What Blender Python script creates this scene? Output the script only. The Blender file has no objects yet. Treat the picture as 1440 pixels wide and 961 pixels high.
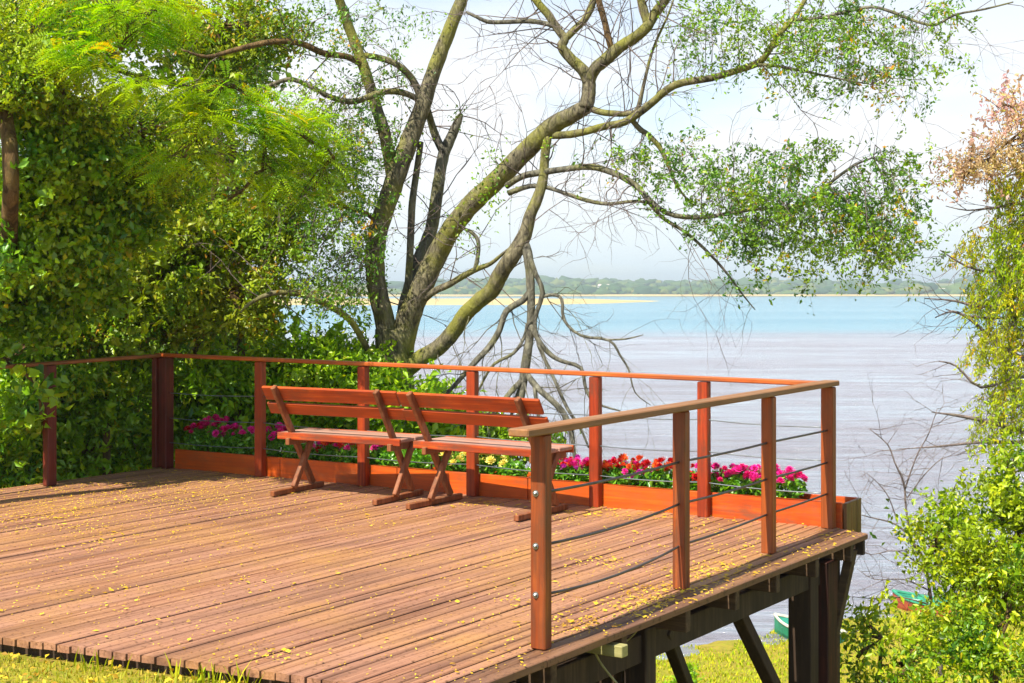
import bpy, math, random
import numpy as np
from mathutils import Vector, Matrix
R = math.radians
rs = np.random.RandomState(11)
random.seed(5)
sc = bpy.context.scene
COL = sc.collection

# ---------------------------------------------------------------- camera
FPX, HY, CH = 2026.0, 405.0, 1.62          # focal length in photo pixels, horizon row, eye height over the deck
cam = bpy.data.objects.new('camera', bpy.data.cameras.new('camera'))
COL.objects.link(cam)
cam.location = (0, 0, CH)
cam.rotation_euler = (R(90), 0, 0)
cam.data.sensor_width = 36
cam.data.lens = FPX / 1440 * 36
cam.data.shift_y = -(480.5 - HY) / 1440
cam.data.clip_start = 0.1
cam.data.clip_end = 20000
sc.camera = cam

# ---------------------------------------------------------------- light
SUN_DIR = Vector((-0.50, -0.66, 1.10)).normalized()     # towards the sun
SUN_EL = math.asin(SUN_DIR.z)
SUN_ROT = math.atan2(SUN_DIR.x, SUN_DIR.y)
sun = bpy.data.objects.new('sun', bpy.data.lights.new('sun', 'SUN'))
COL.objects.link(sun)
sun.rotation_euler = SUN_DIR.to_track_quat('Z', 'Y').to_euler()
sun.data.energy = 5.0
sun.data.angle = R(0.55)
sun.data.color = (1.0, 0.93, 0.80)

world = bpy.data.worlds.new('World'); sc.world = world
world.use_nodes = True
wn, wl = world.node_tree.nodes, world.node_tree.links
bg = wn['Background']; bg.inputs['Strength'].default_value = 0.10
sky = wn.new('ShaderNodeTexSky'); sky.sky_type = 'NISHITA'; sky.sun_disc = False
sky.sun_elevation = SUN_EL; sky.sun_rotation = SUN_ROT; sky.air_density = 1.0; sky.dust_density = 0.6
tc = wn.new('ShaderNodeTexCoord'); mp = wn.new('ShaderNodeMapping'); mp.inputs['Scale'].default_value = (1.6, 1.6, 5.0)
mp.inputs['Location'].default_value = (0.35, 0.2, 0.1)
nz = wn.new('ShaderNodeTexNoise'); nz.inputs['Scale'].default_value = 1.7; nz.inputs['Detail'].default_value = 7
cr = wn.new('ShaderNodeValToRGB'); cr.color_ramp.elements[0].position = 0.30; cr.color_ramp.elements[1].position = 0.47
mx = wn.new('ShaderNodeMix'); mx.data_type = 'RGBA'; sxz = wn.new('ShaderNodeSeparateXYZ'); wl.new(tc.outputs['Generated'], sxz.inputs[0])
cc2 = wn.new('ShaderNodeValToRGB'); e_ = cc2.color_ramp.elements; e_[0].position = 0.0; e_[0].color = (.80, .93, .97, 1); e_[1].position = .08; e_[1].color = (.96, .98, 1.0, 1); e_ = cc2.color_ramp.elements.new(.14); e_.color = (.95, .97, 1.0, 1); e_ = cc2.color_ramp.elements.new(.21); e_.color = (.76, .87, 1.0, 1)
e_ = cc2.color_ramp.elements.new(.5); e_.color = (.70, .76, .86, 1)
wl.new(sxz.outputs[2], cc2.inputs[0])
vm = wn.new('ShaderNodeVectorMath'); vm.operation = 'SCALE'; vm.inputs[3].default_value = 5.9; wl.new(cc2.outputs[0], vm.inputs[0]); wl.new(vm.outputs[0], mx.inputs[7])
wl.new(tc.outputs['Generated'], mp.inputs[0]); wl.new(mp.outputs[0], nz.inputs[0]); wl.new(nz.outputs[0], cr.inputs[0])
# clouds fill the river side; cleared behind the camera, unseen, to cut ambient light
mr = wn.new('ShaderNodeMapRange'); mr.inputs[1].default_value = -.25; mr.inputs[2].default_value = .35; wl.new(sxz.outputs[1], mr.inputs[0])
mm = wn.new('ShaderNodeMath'); mm.operation = 'MULTIPLY'; wl.new(cr.outputs[0], mm.inputs[0]); wl.new(mr.outputs[0], mm.inputs[1]); wl.new(mm.outputs[0], mx.inputs[0]); wl.new(sky.outputs[0], mx.inputs[6]); wl.new(mx.outputs[2], bg.inputs[0])

sc.view_settings.view_transform = 'Standard'
sc.view_settings.look = 'None'
sc.view_settings.exposure = 0.95
sc.view_settings.gamma = 1.0
try:
    sc.view_settings.use_curve_mapping = False
    sc.cycles.use_denoising = True
    sc.cycles.max_bounces = 8; sc.cycles.transparent_max_bounces = 4; sc.cycles.volume_bounces = 0
    sc.cycles.sample_clamp_indirect = 4.0
except Exception: pass

# ---------------------------------------------------------------- helpers
def P(px, py, D):
    """A measured photo position at a given distance -> point in the world."""
    return Vector(((px - 720) / FPX * D, D, CH - (py - HY) / FPX * D))
def G(px, py, z=0.0):
    return P(px, py, (CH - z) * FPX / (py - HY))

def tag(o, label=None, cat=None, group=None, kind=None):
    if label: o['label'] = label
    if cat: o['category'] = cat
    if group: o['group'] = group
    if kind: o['kind'] = kind
    return o
def empty(name, loc=(0, 0, 0), rz=0.0, **k):
    o = bpy.data.objects.new(name, None); COL.objects.link(o)
    o.location = loc; o.rotation_euler = (0, 0, rz); o.empty_display_size = .2
    return tag(o, **k)
def link(name, me, parent=None, world_coords=True, **k):
    o = bpy.data.objects.new(name, me); COL.objects.link(o)
    if parent is not None:
        o.parent = parent
        if world_coords:                       # mesh data are in world space: undo the parent's placement
            b = parent
            M = Matrix.Identity(4)
            while b is not None:
                M = (Matrix.Translation(b.location) @ b.rotation_euler.to_matrix().to_4x4()) @ M if False else Matrix.Translation(b.location) @ b.rotation_euler.to_matrix().to_4x4() @ M
                b = b.parent
            me.transform(M.inverted())
    return tag(o, **k)

class MB:
    """collects shapes for ONE mesh"""
    def __init__(s): s.v = []; s.f = []; s.r = []; s.n = 0
    def add(s, v, f, r=0.5):
        s.v.extend([tuple(p) for p in v]); s.f.extend([tuple(i + s.n for i in q) for q in f])
        s.r.extend([r] * len(f)); s.n += len(v)
    def box(s, c, ax, ay, az, hx, hy, hz, bev=0.0, r=None):
        """box centred c with unit axes and half sizes; bevel on the edges"""
        c = Vector(c); ax, ay, az = Vector(ax), Vector(ay), Vector(az)
        r = random.random() if r is None else r
        b = min(bev, hx * .45, hy * .45, hz * .45)
        if b <= 0:
            vs = [c + ax * (hx * i) + ay * (hy * j) + az * (hz * k) for i in (-1, 1) for j in (-1, 1) for k in (-1, 1)]
            s.add(vs, [(0, 1, 3, 2), (4, 6, 7, 5), (0, 4, 5, 1), (2, 3, 7, 6), (0, 2, 6, 4), (1, 5, 7, 3)], r); return
        vs = []; idx = {}
        for i in (-1, 1):
            for j in (-1, 1):
                for k in (-1, 1):
                    for m, (x, y, z) in enumerate(((hx, hy - b, hz - b), (hx - b, hy, hz - b), (hx - b, hy - b, hz))):
                        idx[(i, j, k, m)] = len(vs); vs.append(c + ax * (x * i) + ay * (y * j) + az * (z * k))
        I = lambda i, j, k, m: idx[(i, j, k, m)]
        f = []
        for i in (-1, 1): f.append([I(i, -1, -1, 0), I(i, 1, -1, 0), I(i, 1, 1, 0), I(i, -1, 1, 0)])
        for j in (-1, 1): f.append([I(-1, j, -1, 1), I(1, j, -1, 1), I(1, j, 1, 1), I(-1, j, 1, 1)])
        for k in (-1, 1): f.append([I(-1, -1, k, 2), I(1, -1, k, 2), I(1, 1, k, 2), I(-1, 1, k, 2)])
        for i in (-1, 1):
            for j in (-1, 1): f.append([I(i, j, -1, 0), I(i, j, 1, 0), I(i, j, 1, 1), I(i, j, -1, 1)])
        for i in (-1, 1):
            for k in (-1, 1): f.append([I(i, -1, k, 0), I(i, 1, k, 0), I(i, 1, k, 2), I(i, -1, k, 2)])
        for j in (-1, 1):
            for k in (-1, 1): f.append([I(-1, j, k, 1), I(1, j, k, 1), I(1, j, k, 2), I(-1, j, k, 2)])
        for i in (-1, 1):
            for j in (-1, 1):
                for k in (-1, 1): f.append([I(i, j, k, 0), I(i, j, k, 1), I(i, j, k, 2)])
        s.add(vs, f, r)
    def bar(s, p, q, w, h, side=None, bev=.004, r=None):
        """bar from p to q, w wide (sideways), h high"""
        p, q = Vector(p), Vector(q); d = (q - p); L = d.length; d.normalize()
        if side is None: side = d.cross(Vector((0, 0, 1)))
        side = Vector(side); side = (side - d * side.dot(d)).normalized(); up = side.cross(d).normalized()
        s.box((p + q) / 2, d, side, up, L / 2, w / 2, h / 2, bev, r)
    def tube(s, pts, rad, seg=7, r=.5, cap=True, wob=0.0):
        pts = [Vector(p) for p in pts]
        n = len(pts); base = s.n; vs = []
        t0 = (pts[1] - pts[0]).normalized()
        nx = t0.orthogonal().normalized()
        for i in range(n):
            t = (pts[min(i + 1, n - 1)] - pts[max(i - 1, 0)]).normalized()
            nx = (nx - t * nx.dot(t))
            nx = nx.normalized() if nx.length > 1e-6 else t.orthogonal().normalized()
            ny = t.cross(nx)
            for k in range(seg):
                a = 2 * math.pi * k / seg
                rr = rad[i] * (1 + (wob * random.uniform(-1, 1) if wob else 0))
                vs.append(pts[i] + (nx * math.cos(a) + ny * math.sin(a)) * rr)
        f = [(i * seg + k, i * seg + (k + 1) % seg, (i + 1) * seg + (k + 1) % seg, (i + 1) * seg + k) for i in range(n - 1) for k in range(seg)]
        if cap: f += [tuple(reversed(range(seg))), tuple(range((n - 1) * seg, n * seg))]
        s.add(vs, f, r)
    def mesh(s, name, mat, smooth=False):
        me = bpy.data.meshes.new(name); me.from_pydata(s.v, [], s.f)
        a = me.attributes.new('rnd', 'FLOAT', 'FACE'); a.data.foreach_set('value', s.r)
        me.materials.append(mat); me.validate()
        import bmesh
        bm = bmesh.new(); bm.from_mesh(me); bmesh.ops.recalc_face_normals(bm, faces=bm.faces); bm.to_mesh(me); bm.free()
        if smooth: me.polygons.foreach_set('use_smooth', [True] * len(me.polygons))
        return me
    def build(s, name, mat, parent=None, smooth=False, world_coords=True, **k):
        return link(name, s.mesh(name, mat, smooth), parent, world_coords, **k)

def npmesh(name, V, F, mat, rnd=None, smooth=False):
    me = bpy.data.meshes.new(name)
    V = np.asarray(V, np.float32).reshape(-1, 3); F = np.asarray(F, np.int32); k = F.shape[1]
    me.vertices.add(len(V)); me.vertices.foreach_set('co', V.ravel())
    me.loops.add(F.size); me.loops.foreach_set('vertex_index', F.ravel())
    me.polygons.add(len(F)); me.polygons.foreach_set('loop_start', np.arange(0, F.size, k, dtype=np.int32))
    try: me.polygons.foreach_set('loop_total', np.full(len(F), k, np.int32))
    except Exception: pass
    if smooth: me.polygons.foreach_set('use_smooth', np.ones(len(F), bool))
    me.update(calc_edges=True)
    if rnd is not None:
        a = me.attributes.new('rnd', 'FLOAT', 'FACE'); a.data.foreach_set('value', np.asarray(rnd, np.float32))
    me.materials.append(mat)
    return me

def catmull(pts, rad, step=3):
    """smooth a polyline of Vectors"""
    o, ro = [], []
    n = len(pts)
    for i in range(n - 1):
        p0, p1, p2, p3 = pts[max(i - 1, 0)], pts[i], pts[i + 1], pts[min(i + 2, n - 1)]
        for j in range(step):
            t = j / step
            o.append(.5 * ((2 * p1) + (p2 - p0) * t + (2 * p0 - 5 * p1 + 4 * p2 - p3) * t * t + (-p0 + 3 * p1 - 3 * p2 + p3) * t ** 3))
            ro.append(rad[i] * (1 - t) + rad[i + 1] * t)
    o.append(pts[-1]); ro.append(rad[-1])
    return o, ro

# ---------------------------------------------------------------- materials
class NT:
    def __init__(s, name):
        s.m = bpy.data.materials.new(name); s.m.use_nodes = True
        s.n = s.m.node_tree.nodes; s.l = s.m.node_tree.links
        s.b = s.n['Principled BSDF']; s.out = s.n['Material Output']
    def new(s, t, **k):
        o = s.n.new(t)
        for a, b in k.items(): setattr(o, a, b)
        return o
    def coord(s, scale=(1, 1, 1), rot=(0, 0, 0), kind='Object'):
        c = s.new('ShaderNodeTexCoord'); m = s.new('ShaderNodeMapping')
        m0 = s.new('ShaderNodeMapping'); m0.inputs['Rotation'].default_value = rot
        m.inputs['Scale'].default_value = scale
        s.l.new(c.outputs[kind], m0.inputs[0]); s.l.new(m0.outputs[0], m.inputs[0]); return m.outputs[0]
    def noise(s, vec, scale, detail=4, rough=.55, dist=0.0):
        o = s.new('ShaderNodeTexNoise'); o.inputs['Scale'].default_value = scale; o.inputs['Detail'].default_value = detail
        o.inputs['Roughness'].default_value = rough; o.inputs['Distortion'].default_value = dist
        if vec is not None: s.l.new(vec, o.inputs['Vector'])
        return o.outputs[0]
    def ramp(s, fac, stops):
        o = s.new('ShaderNodeValToRGB'); e = o.color_ramp.elements
        while len(e) < len(stops): e.new(.5)
        for q, (p, c) in zip(e, stops): q.position = p; q.color = (*c, 1) if len(c) == 3 else c
        s.l.new(fac, o.inputs[0]); return o.outputs[0]
    def mix(s, f, a, b, blend='MIX'):
        o = s.new('ShaderNodeMix', data_type='RGBA', blend_type=blend)
        for i, x in ((0, f), (6, a), (7, b)):
            if hasattr(x, 'is_linked') or hasattr(x, 'links'): s.l.new(x, o.inputs[i])
            elif i == 0: o.inputs[0].default_value = x
            else: o.inputs[i].default_value = (*x, 1)
        return o.outputs[2]
    def attr(s, name='rnd'):
        o = s.new('ShaderNodeAttribute'); o.attribute_name = name; return o.outputs['Fac']
    def math(s, op, a, b=0.0):
        o = s.new('ShaderNodeMath', operation=op)
        for i, x in enumerate((a, b)):
            if isinstance(x, (int, float)): o.inputs[i].default_value = x
            else: s.l.new(x, o.inputs[i])
        return o.outputs[0]
    def bump(s, h, strength=.3, dist=.01):
        o = s.new('ShaderNodeBump'); o.inputs['Strength'].default_value = strength; o.inputs['Distance'].default_value = dist
        s.l.new(h, o.inputs['Height']); s.l.new(o.outputs[0], s.b.inputs['Normal']); return o
    def base(s, c, rough=.6, spec=.5):
        if isinstance(c, tuple): s.b.inputs['Base Color'].default_value = (*c, 1)
        else: s.l.new(c, s.b.inputs['Base Color'])
        if isinstance(rough, float): s.b.inputs['Roughness'].default_value = rough
        else: s.l.new(rough, s.b.inputs['Roughness'])
        s.b.inputs['Specular IOR Level'].default_value = spec
        return s.m

def wood(name, dark, mid, light, ang=0.0, vert=False, weather=None, wamt=.5, rough=.5, scale=1.0):
    t = NT(name)
    sc_ = (38, 38, 1.6) if vert else (1.6, 38, 38)
    sc_ = tuple(a * scale for a in sc_)
    v = t.coord(sc_, (0, 0, -ang))
    g = t.noise(v, 1.0, 6, .62, .4)
    g2 = t.noise(t.coord((1, 1, 1)), 5.0 * scale, 4)
    col = t.ramp(g, [(.30, dark), (.5, mid), (.68, light)])
    col = t.mix(t.math('MULTIPLY', t.ramp(g2, [(.38, (0, 0, 0)), (.66, (1, 1, 1))]), .7), col, tuple(x * .55 for x in mid))
    g3 = t.noise(t.coord((7, 7, 2.2) if vert else (2.2, 7, 7), (0, 0, -ang)), 1.3, 6, .75)
    col = t.mix(t.ramp(g3, [(.49, (0, 0, 0)), (.66, (.8, .8, .8))]), col, (mid[0] * .30, mid[0] * .12, mid[0] * .06))
    col = t.mix(t.math('MULTIPLY', t.attr(), .45), col, tuple(x * .8 for x in light))
    dark_ = t.new('ShaderNodeHueSaturation'); dark_.inputs['Value'].default_value = .84; t.l.new(col, dark_.inputs['Color']); col = dark_.outputs[0]
    if weather is not None:
        w = t.ramp(t.noise(v, .55, 5, .7), [(.5 - wamt * .3, (0, 0, 0)), (.75 - wamt * .3, (1, 1, 1))])
        col = t.mix(t.math('MULTIPLY', w, min(1.0, wamt + .25)), col, weather)
    t.bump(g, .35, .004)
    return t.base(col, rough, .35)

A_AWAY = Vector((.526, .8506, 0))       # deck side direction, away from the camera
V_LEFT = Vector((-.8506, .526, 0))      # back rail direction, to the left
B_DIR = Vector((.563, .8265, 0))        # decking boards
ZU = Vector((0, 0, 1))
AV = math.atan2(.526, -.8506)
AB = math.atan2(.8265, .563)
RED_D, RED_M, RED_L = (.13, .014, .004), (.44, .055, .006), (.72, .12, .010)
M = {}
M['post'] = wood('stained_post_wood', (.12, .012, .004), (.36, .040, .006), (.58, .085, .010), vert=True)
M['post_side'] = wood('brown_stained_post_wood', (.07, .012, .004), (.30, .052, .007), (.56, .13, .012), vert=True, weather=(.12, .06, .03), wamt=.22)
M['post_dark'] = wood('shaded_stained_post_wood', (.05, .008, .006), (.15, .022, .012), (.26, .045, .018), vert=True)  # tree shade over the left posts is put into this darker colour
M['rail_back'] = wood('stained_rail_wood', (.22, .03, .008), (.55, .10, .012), (.75, .20, .03), ang=AV)
M['rail_side'] = wood('weathered_rail_wood', (.09, .032, .012), (.28, .11, .035), (.44, .20, .065), ang=AB, weather=(.26, .15, .08), wamt=.3, rough=.6)
M['rail_left'] = wood('dark_rail_wood', (.16, .03, .010), (.33, .09, .022), (.46, .18, .05), ang=AB)
M['planter'] = wood('stained_planter_wood', (.34, .032, .004), (.66, .080, .004), (.84, .16, .008), ang=AV)
M['planter_end'] = wood('planter_end_wood', (.10, .04, .015), (.24, .11, .04), (.36, .18, .06), vert=True)
M['bench'] = wood('bench_plank_wood', (.20, .022, .006), (.46, .058, .007), (.68, .13, .014), ang=0)
M['bench_leg'] = wood('bench_leg_wood', (.12, .03, .010), (.27, .075, .022), (.42, .15, .05), vert=True, weather=(.36, .20, .11), wamt=.15)
M['bench_seat'] = wood('bench_seat_wood', (.30, .12, .07), (.46, .20, .12), (.60, .32, .22), ang=0, weather=(.44, .29, .24), wamt=.35)
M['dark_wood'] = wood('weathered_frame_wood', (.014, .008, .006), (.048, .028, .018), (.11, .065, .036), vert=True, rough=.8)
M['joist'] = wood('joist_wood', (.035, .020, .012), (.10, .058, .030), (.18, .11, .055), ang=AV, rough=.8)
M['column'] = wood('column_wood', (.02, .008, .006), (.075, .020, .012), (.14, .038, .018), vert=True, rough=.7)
M['pale_wood'] = wood('pale_new_wood', (.24, .21, .06), (.36, .33, .12), (.5, .46, .2), ang=AV)

def deck_mat(name='deck_board_wood', k=.90):
    t = NT(name)
    v = t.coord((1.3, 60, 60), (0, 0, -AB))
    g = t.noise(v, 1.0, 7, .65, .3)
    w = t.noise(t.coord((1, 1, 1)), 1.1, 5, .6)
    w2 = t.noise(t.coord((.35, 5, 5), (0, 0, -AB)), 1.4, 5, .6)
    sp = t.noise(t.coord((1, 1, 1)), 38.0, 3, .6)
    c = t.ramp(g, [(.30, (.085, .040, .018)), (.46, (.25, .108, .060)), (.64, (.45, .235, .140))])
    c = t.mix(t.math('MULTIPLY', t.attr(), .70), c, (.42, .222, .148))
    c = t.mix(t.ramp(w, [(.42, (0, 0, 0)), (.72, (.8, .8, .8))]), c, (.44, .23, .085))
    c = t.mix(t.ramp(w2, [(.47, (0, 0, 0)), (.68, (.85, .85, .85))]), c, (.15, .072, .045))
    c = t.mix(t.ramp(sp, [(.58, (0, 0, 0)), (.66, (.8, .8, .8))]), c, (.13, .06, .03))
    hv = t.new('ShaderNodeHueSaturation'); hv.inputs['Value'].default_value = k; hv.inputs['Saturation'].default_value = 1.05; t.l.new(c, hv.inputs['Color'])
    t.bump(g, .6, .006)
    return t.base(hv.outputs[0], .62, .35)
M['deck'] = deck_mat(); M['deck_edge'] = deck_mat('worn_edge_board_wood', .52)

def simple(name, col, rough=.5, metal=0.0, var=.25, scale=6.0):
    t = NT(name)
    n = t.noise(t.coord(), scale, 4)
    c = t.ramp(n, [(.3, tuple(x * (1 - var) for x in col)), (.7, tuple(min(1, x * (1 + var)) for x in col))])
    t.b.inputs['Metallic'].default_value = metal
    return t.base(c, rough)
M['cable'] = simple('steel_cable', (.10, .085, .08), .4, .7)
M['cable_grey'] = simple('grey_steel_cable', (.22, .25, .26), .35, .8)
M['bolt'] = simple('steel_bolt', (.32, .33, .33), .35, .9)
M['soil'] = simple('planter_soil', (.20, .10, .035), .95, 0, .5, 30)

def leafmat(name, stops, trans=.38, rough=.45, spec=.4, tint=1.25):
    t = NT(name)
    c = t.ramp(t.attr(), stops)
    big = t.noise(t.coord(), 1.6, 3)
    c = t.mix(t.ramp(big, [(.40, (0, 0, 0)), (.68, (.5, .5, .5))]), c, stops[-2][1])
    t.base(c, rough, spec)
    tr = t.new('ShaderNodeBsdfTranslucent')
    hs = t.new('ShaderNodeHueSaturation'); hs.inputs['Saturation'].default_value = 1.1; hs.inputs['Value'].default_value = tint
    t.l.new(c, hs.inputs['Color']); t.l.new(hs.outputs[0], tr.inputs[0])
    mxs = t.new('ShaderNodeMixShader'); mxs.inputs[0].default_value = trans
    t.l.new(t.b.outputs[0], mxs.inputs[1]); t.l.new(tr.outputs[0], mxs.inputs[2]); t.l.new(mxs.outputs[0], t.out.inputs[0])
    return t.m
M['leaf_feather'] = leafmat('feathery_foliage', [(0, (.08, .24, .006)), (.35, (.20, .44, .006)), (.75, (.38, .58, .008)), (.95, (.55, .58, .008)), (1, (.60, .34, .008))], .5)
M['leaf_broad'] = leafmat('broad_foliage', [(0, (.03, .12, .006)), (.35, (.10, .28, .008)), (.65, (.24, .44, .008)), (.88, (.42, .56, .01)), (1, (.45, .40, .01))], .35, .35, .6)
M['leaf_olive'] = leafmat('olive_foliage', [(0, (.035, .10, .006)), (.4, (.12, .25, .008)), (.75, (.28, .42, .008)), (.95, (.42, .36, .012)), (1, (.45, .20, .01))], .35)
M['leaf_dark'] = leafmat('dark_foliage', [(0, (.02, .06, .006)), (.5, (.07, .15, .008)), (.9, (.16, .27, .008)), (1, (.2, .2, .01))], .25)
M['leaf_main'] = leafmat('river_tree_foliage', [(0, (.04, .12, .03)), (.4, (.09, .26, .02)), (.75, (.22, .42, .012)), (.96, (.34, .44, .01)), (1, (.62, .30, .01))], .35, .4, .5)
M['leaf_bush'] = leafmat('bright_bush_foliage', [(0, (.02, .08, .006)), (.35, (.10, .25, .006)), (.65, (.30, .46, .008)), (.92, (.58, .60, .012)), (1, (.70, .58, .02))], .4, .4, .5)
M['leaf_shrub'] = leafmat('shrub_foliage', [(0, (.04, .15, .006)), (.4, (.15, .36, .006)), (.7, (.32, .54, .008)), (.92, (.40, .54, .012)), (1, (.5, .5, .02))], .4, .35, .5)
M['leaf_pink'] = leafmat('pinkish_foliage', [(0, (.50, .24, .30)), (.45, (.74, .44, .46)), (.75, (.78, .54, .36)), (.92, (.62, .58, .10)), (1, (.48, .52, .04))], .5)
M['leaf_willow'] = leafmat('drooping_foliage', [(0, (.14, .30, .008)), (.4, (.36, .54, .008)), (.8, (.60, .68, .010)), (.95, (.65, .50, .015)), (1, (.65, .32, .03))], .45)
M['leaf_flower'] = leafmat('flower_plant_foliage', [(0, (.03, .13, .01)), (.4, (.09, .30, .012)), (.8, (.20, .46, .02)), (.95, (.34, .55, .05)), (1, (.3, .4, .08))], .35, .3, .6)
M['leaf_fallen'] = leafmat('fallen_leaves', [(0, (.16, .07, .01)), (.3, (.42, .22, .012)), (.7, (.66, .42, .02)), (.95, (.80, .60, .05)), (1, (.25, .12, .03))], .15, .6, .2)
M['grass'] = leafmat('grass_blades', [(0, (.10, .18, .008)), (.4, (.25, .31, .010)), (.75, (.42, .39, .02)), (.95, (.58, .42, .05)), (1, (.5, .24, .04))], .3, .6, .2)
M['grass_shore'] = leafmat('shore_grass', [(0, (.12, .25, .008)), (.4, (.31, .42, .010)), (.75, (.48, .49, .015)), (.95, (.52, .44, .03)), (1, (.30, .26, .03))], .3, .7, .1)

def bark(name, a, b, moss, mossamt=.5, scale=1.0):
    t = NT(name)
    v = t.coord((9 * scale, 9 * scale, 3 * scale))
    n = t.noise(v, 2.2, 8, .7, .6)
    n2 = t.noise(t.coord(), 2.3 * scale, 5, .65)
    c = t.ramp(n, [(.38, a), (.56, b), (.70, tuple(min(1, x * 1.5) for x in b))])
    c = t.mix(t.ramp(n2, [(.62 - mossamt * .3, (0, 0, 0)), (.78 - mossamt * .3, (.85, .85, .85))]), c, moss)
    t.bump(n, 1.0, .045)
    return t.base(c, .85, .2)
M['bark'] = bark('lichen_bark', (.055, .048, .034), (.21, .185, .115), (.24, .24, .04), .6)
M['bark_grey'] = bark('grey_dead_bark', (.06, .055, .045), (.20, .19, .14), (.19, .19, .06), .4)
M['bark_brown'] = bark('brown_bark', (.06, .038, .018), (.18, .11, .045), (.18, .15, .04), .3)
M['twig'] = bark('twig_bark', (.11, .085, .08), (.24, .19, .17), (.22, .19, .08), .1)

# ---------------------------------------------------------------- leaves
def unit(a): return a / (np.linalg.norm(a, axis=1, keepdims=True) + 1e-9)
def leaves(C, size, rnd=None, up=.6, droop=.3, width=.45, fold=.18, jitter=.35, dirs=None):
    """C: (N,3) leaf positions -> V, F, rnd ; every leaf two triangles folded on its midrib"""
    N = len(C)
    if N == 0: return np.zeros((0, 3)), np.zeros((0, 3), int), np.zeros(0)
    d = rs.normal(size=(N, 3)) if dirs is None else dirs + rs.normal(size=(N, 3)) * .5
    d[:, 2] -= droop * 1.6
    d = unit(d)
    nrm = rs.normal(size=(N, 3)) * (1 - up) + np.array([-.25, -.35, 1.0]) * up
    s = unit(np.cross(d, nrm)); nn = np.cross(s, d)
    L = (size * (1 + rs.uniform(-jitter, jitter, N)))[:, None]; W = L * width * rs.uniform(.8, 1.2, (N, 1))
    b = C - d * L * .5; tip = C + d * L * .5
    m = C - d * L * .04
    V = np.stack([b, m - s * W * .5 + nn * L * fold, tip, m + s * W * .5 + nn * L * fold], 1).reshape(-1, 3)
    i = np.arange(N)[:, None] * 4
    F = np.concatenate([i + np.array([[0, 1, 2]]), i + np.array([[0, 2, 3]])], 1).reshape(-1, 3)
    r = rs.beta(2, 2.4, N) if rnd is None else rnd
    return V, F, np.repeat(r, 2)
def fronds(C, L, rnd=None, pairs=11, dirs=None, droop=.35):
    """feathery pinnate fronds: a drooping midrib with pairs of small leaflets"""
    N = len(C)
    d = rs.normal(size=(N, 3)); 
    if dirs is not None: d = dirs * .55 + d * .6
    d[:, 2] = d[:, 2] * .35 - .15
    d = unit(d); z = np.array([0, 0, 1.0]); s = unit(np.cross(d, np.tile(z, (N, 1)) + rs.normal(size=(N, 3)) * .35)); up = np.cross(s, d)
    Ls = (L * rs.uniform(.6, 1.25, N))[:, None]
    Vs = []
    for k in range(pairs):
        t = (k + .6) / pairs
        c = C + d * Ls * t - z * Ls * droop * t * t
        ll = Ls * .34 * math.sin(math.pi * min(1, (.18 + .82 * (1 - t) ** .8))) ** .6 * .62 + Ls * .03
        w = Ls / pairs * .36
        for sg in (-1, 1):
            q = unit(s * sg + d * .45 - z * .25)
            Vs.append(np.stack([c - d * w * .4, c + q * ll * .5 - d * w, c + q * ll, c + q * ll * .5 + d * w], 1))
    V = np.concatenate(Vs, 1).reshape(-1, 3)
    nf = N * pairs * 2
    F = np.arange(nf * 4).reshape(nf, 4)
    F = np.concatenate([F[:, [0, 1, 2]], F[:, [0, 2, 3]]], 1).reshape(-1, 3)
    r = rs.beta(2, 2, N) if rnd is None else rnd
    rr = np.repeat(r, pairs * 2) + rs.normal(size=nf) * .07
    return V, F, np.repeat(np.clip(rr, 0, 1), 2)
def merge(parts):
    V = []; F = []; Rr = []; n = 0
    for v, f, r in parts:
        if len(v) == 0: continue
        V.append(v); F.append(f + n); Rr.append(r); n += len(v)
    return np.concatenate(V), np.concatenate(F), np.concatenate(Rr)
def ell(n, c, rad, shell=.0):
    """n points in an ellipsoid"""
    d = unit(rs.normal(size=(n, 3))); r = rs.uniform(shell, 1, n) ** (1 / 3 if shell == 0 else .7)
    return np.array(c)[None, :] + d * r[:, None] * np.array(rad)[None, :]
def clumped(blob, per_clump, sig):
    """blob = (centre, radii, n clumps) -> leaf centres gathered in clumps, colour drift per clump"""
    c, rad, n = blob
    nl = max(3, n // 12); Q = ell(nl, c, np.array(rad) * .95)
    K = Q[rs.randint(0, nl, n)] + unit(rs.normal(size=(n, 3))) * rs.uniform(.2, 1, (n, 1)) * np.maximum(np.array(rad) * .30, .10)
    L = np.repeat(K, per_clump, 0) + rs.normal(size=(n * per_clump, 3)) * np.array([sig, sig, sig * .6])
    r = np.repeat(rs.beta(2, 2.2, n), per_clump) + rs.normal(size=n * per_clump) * .16
    return K, L, np.clip(r, 0, 1)

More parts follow.
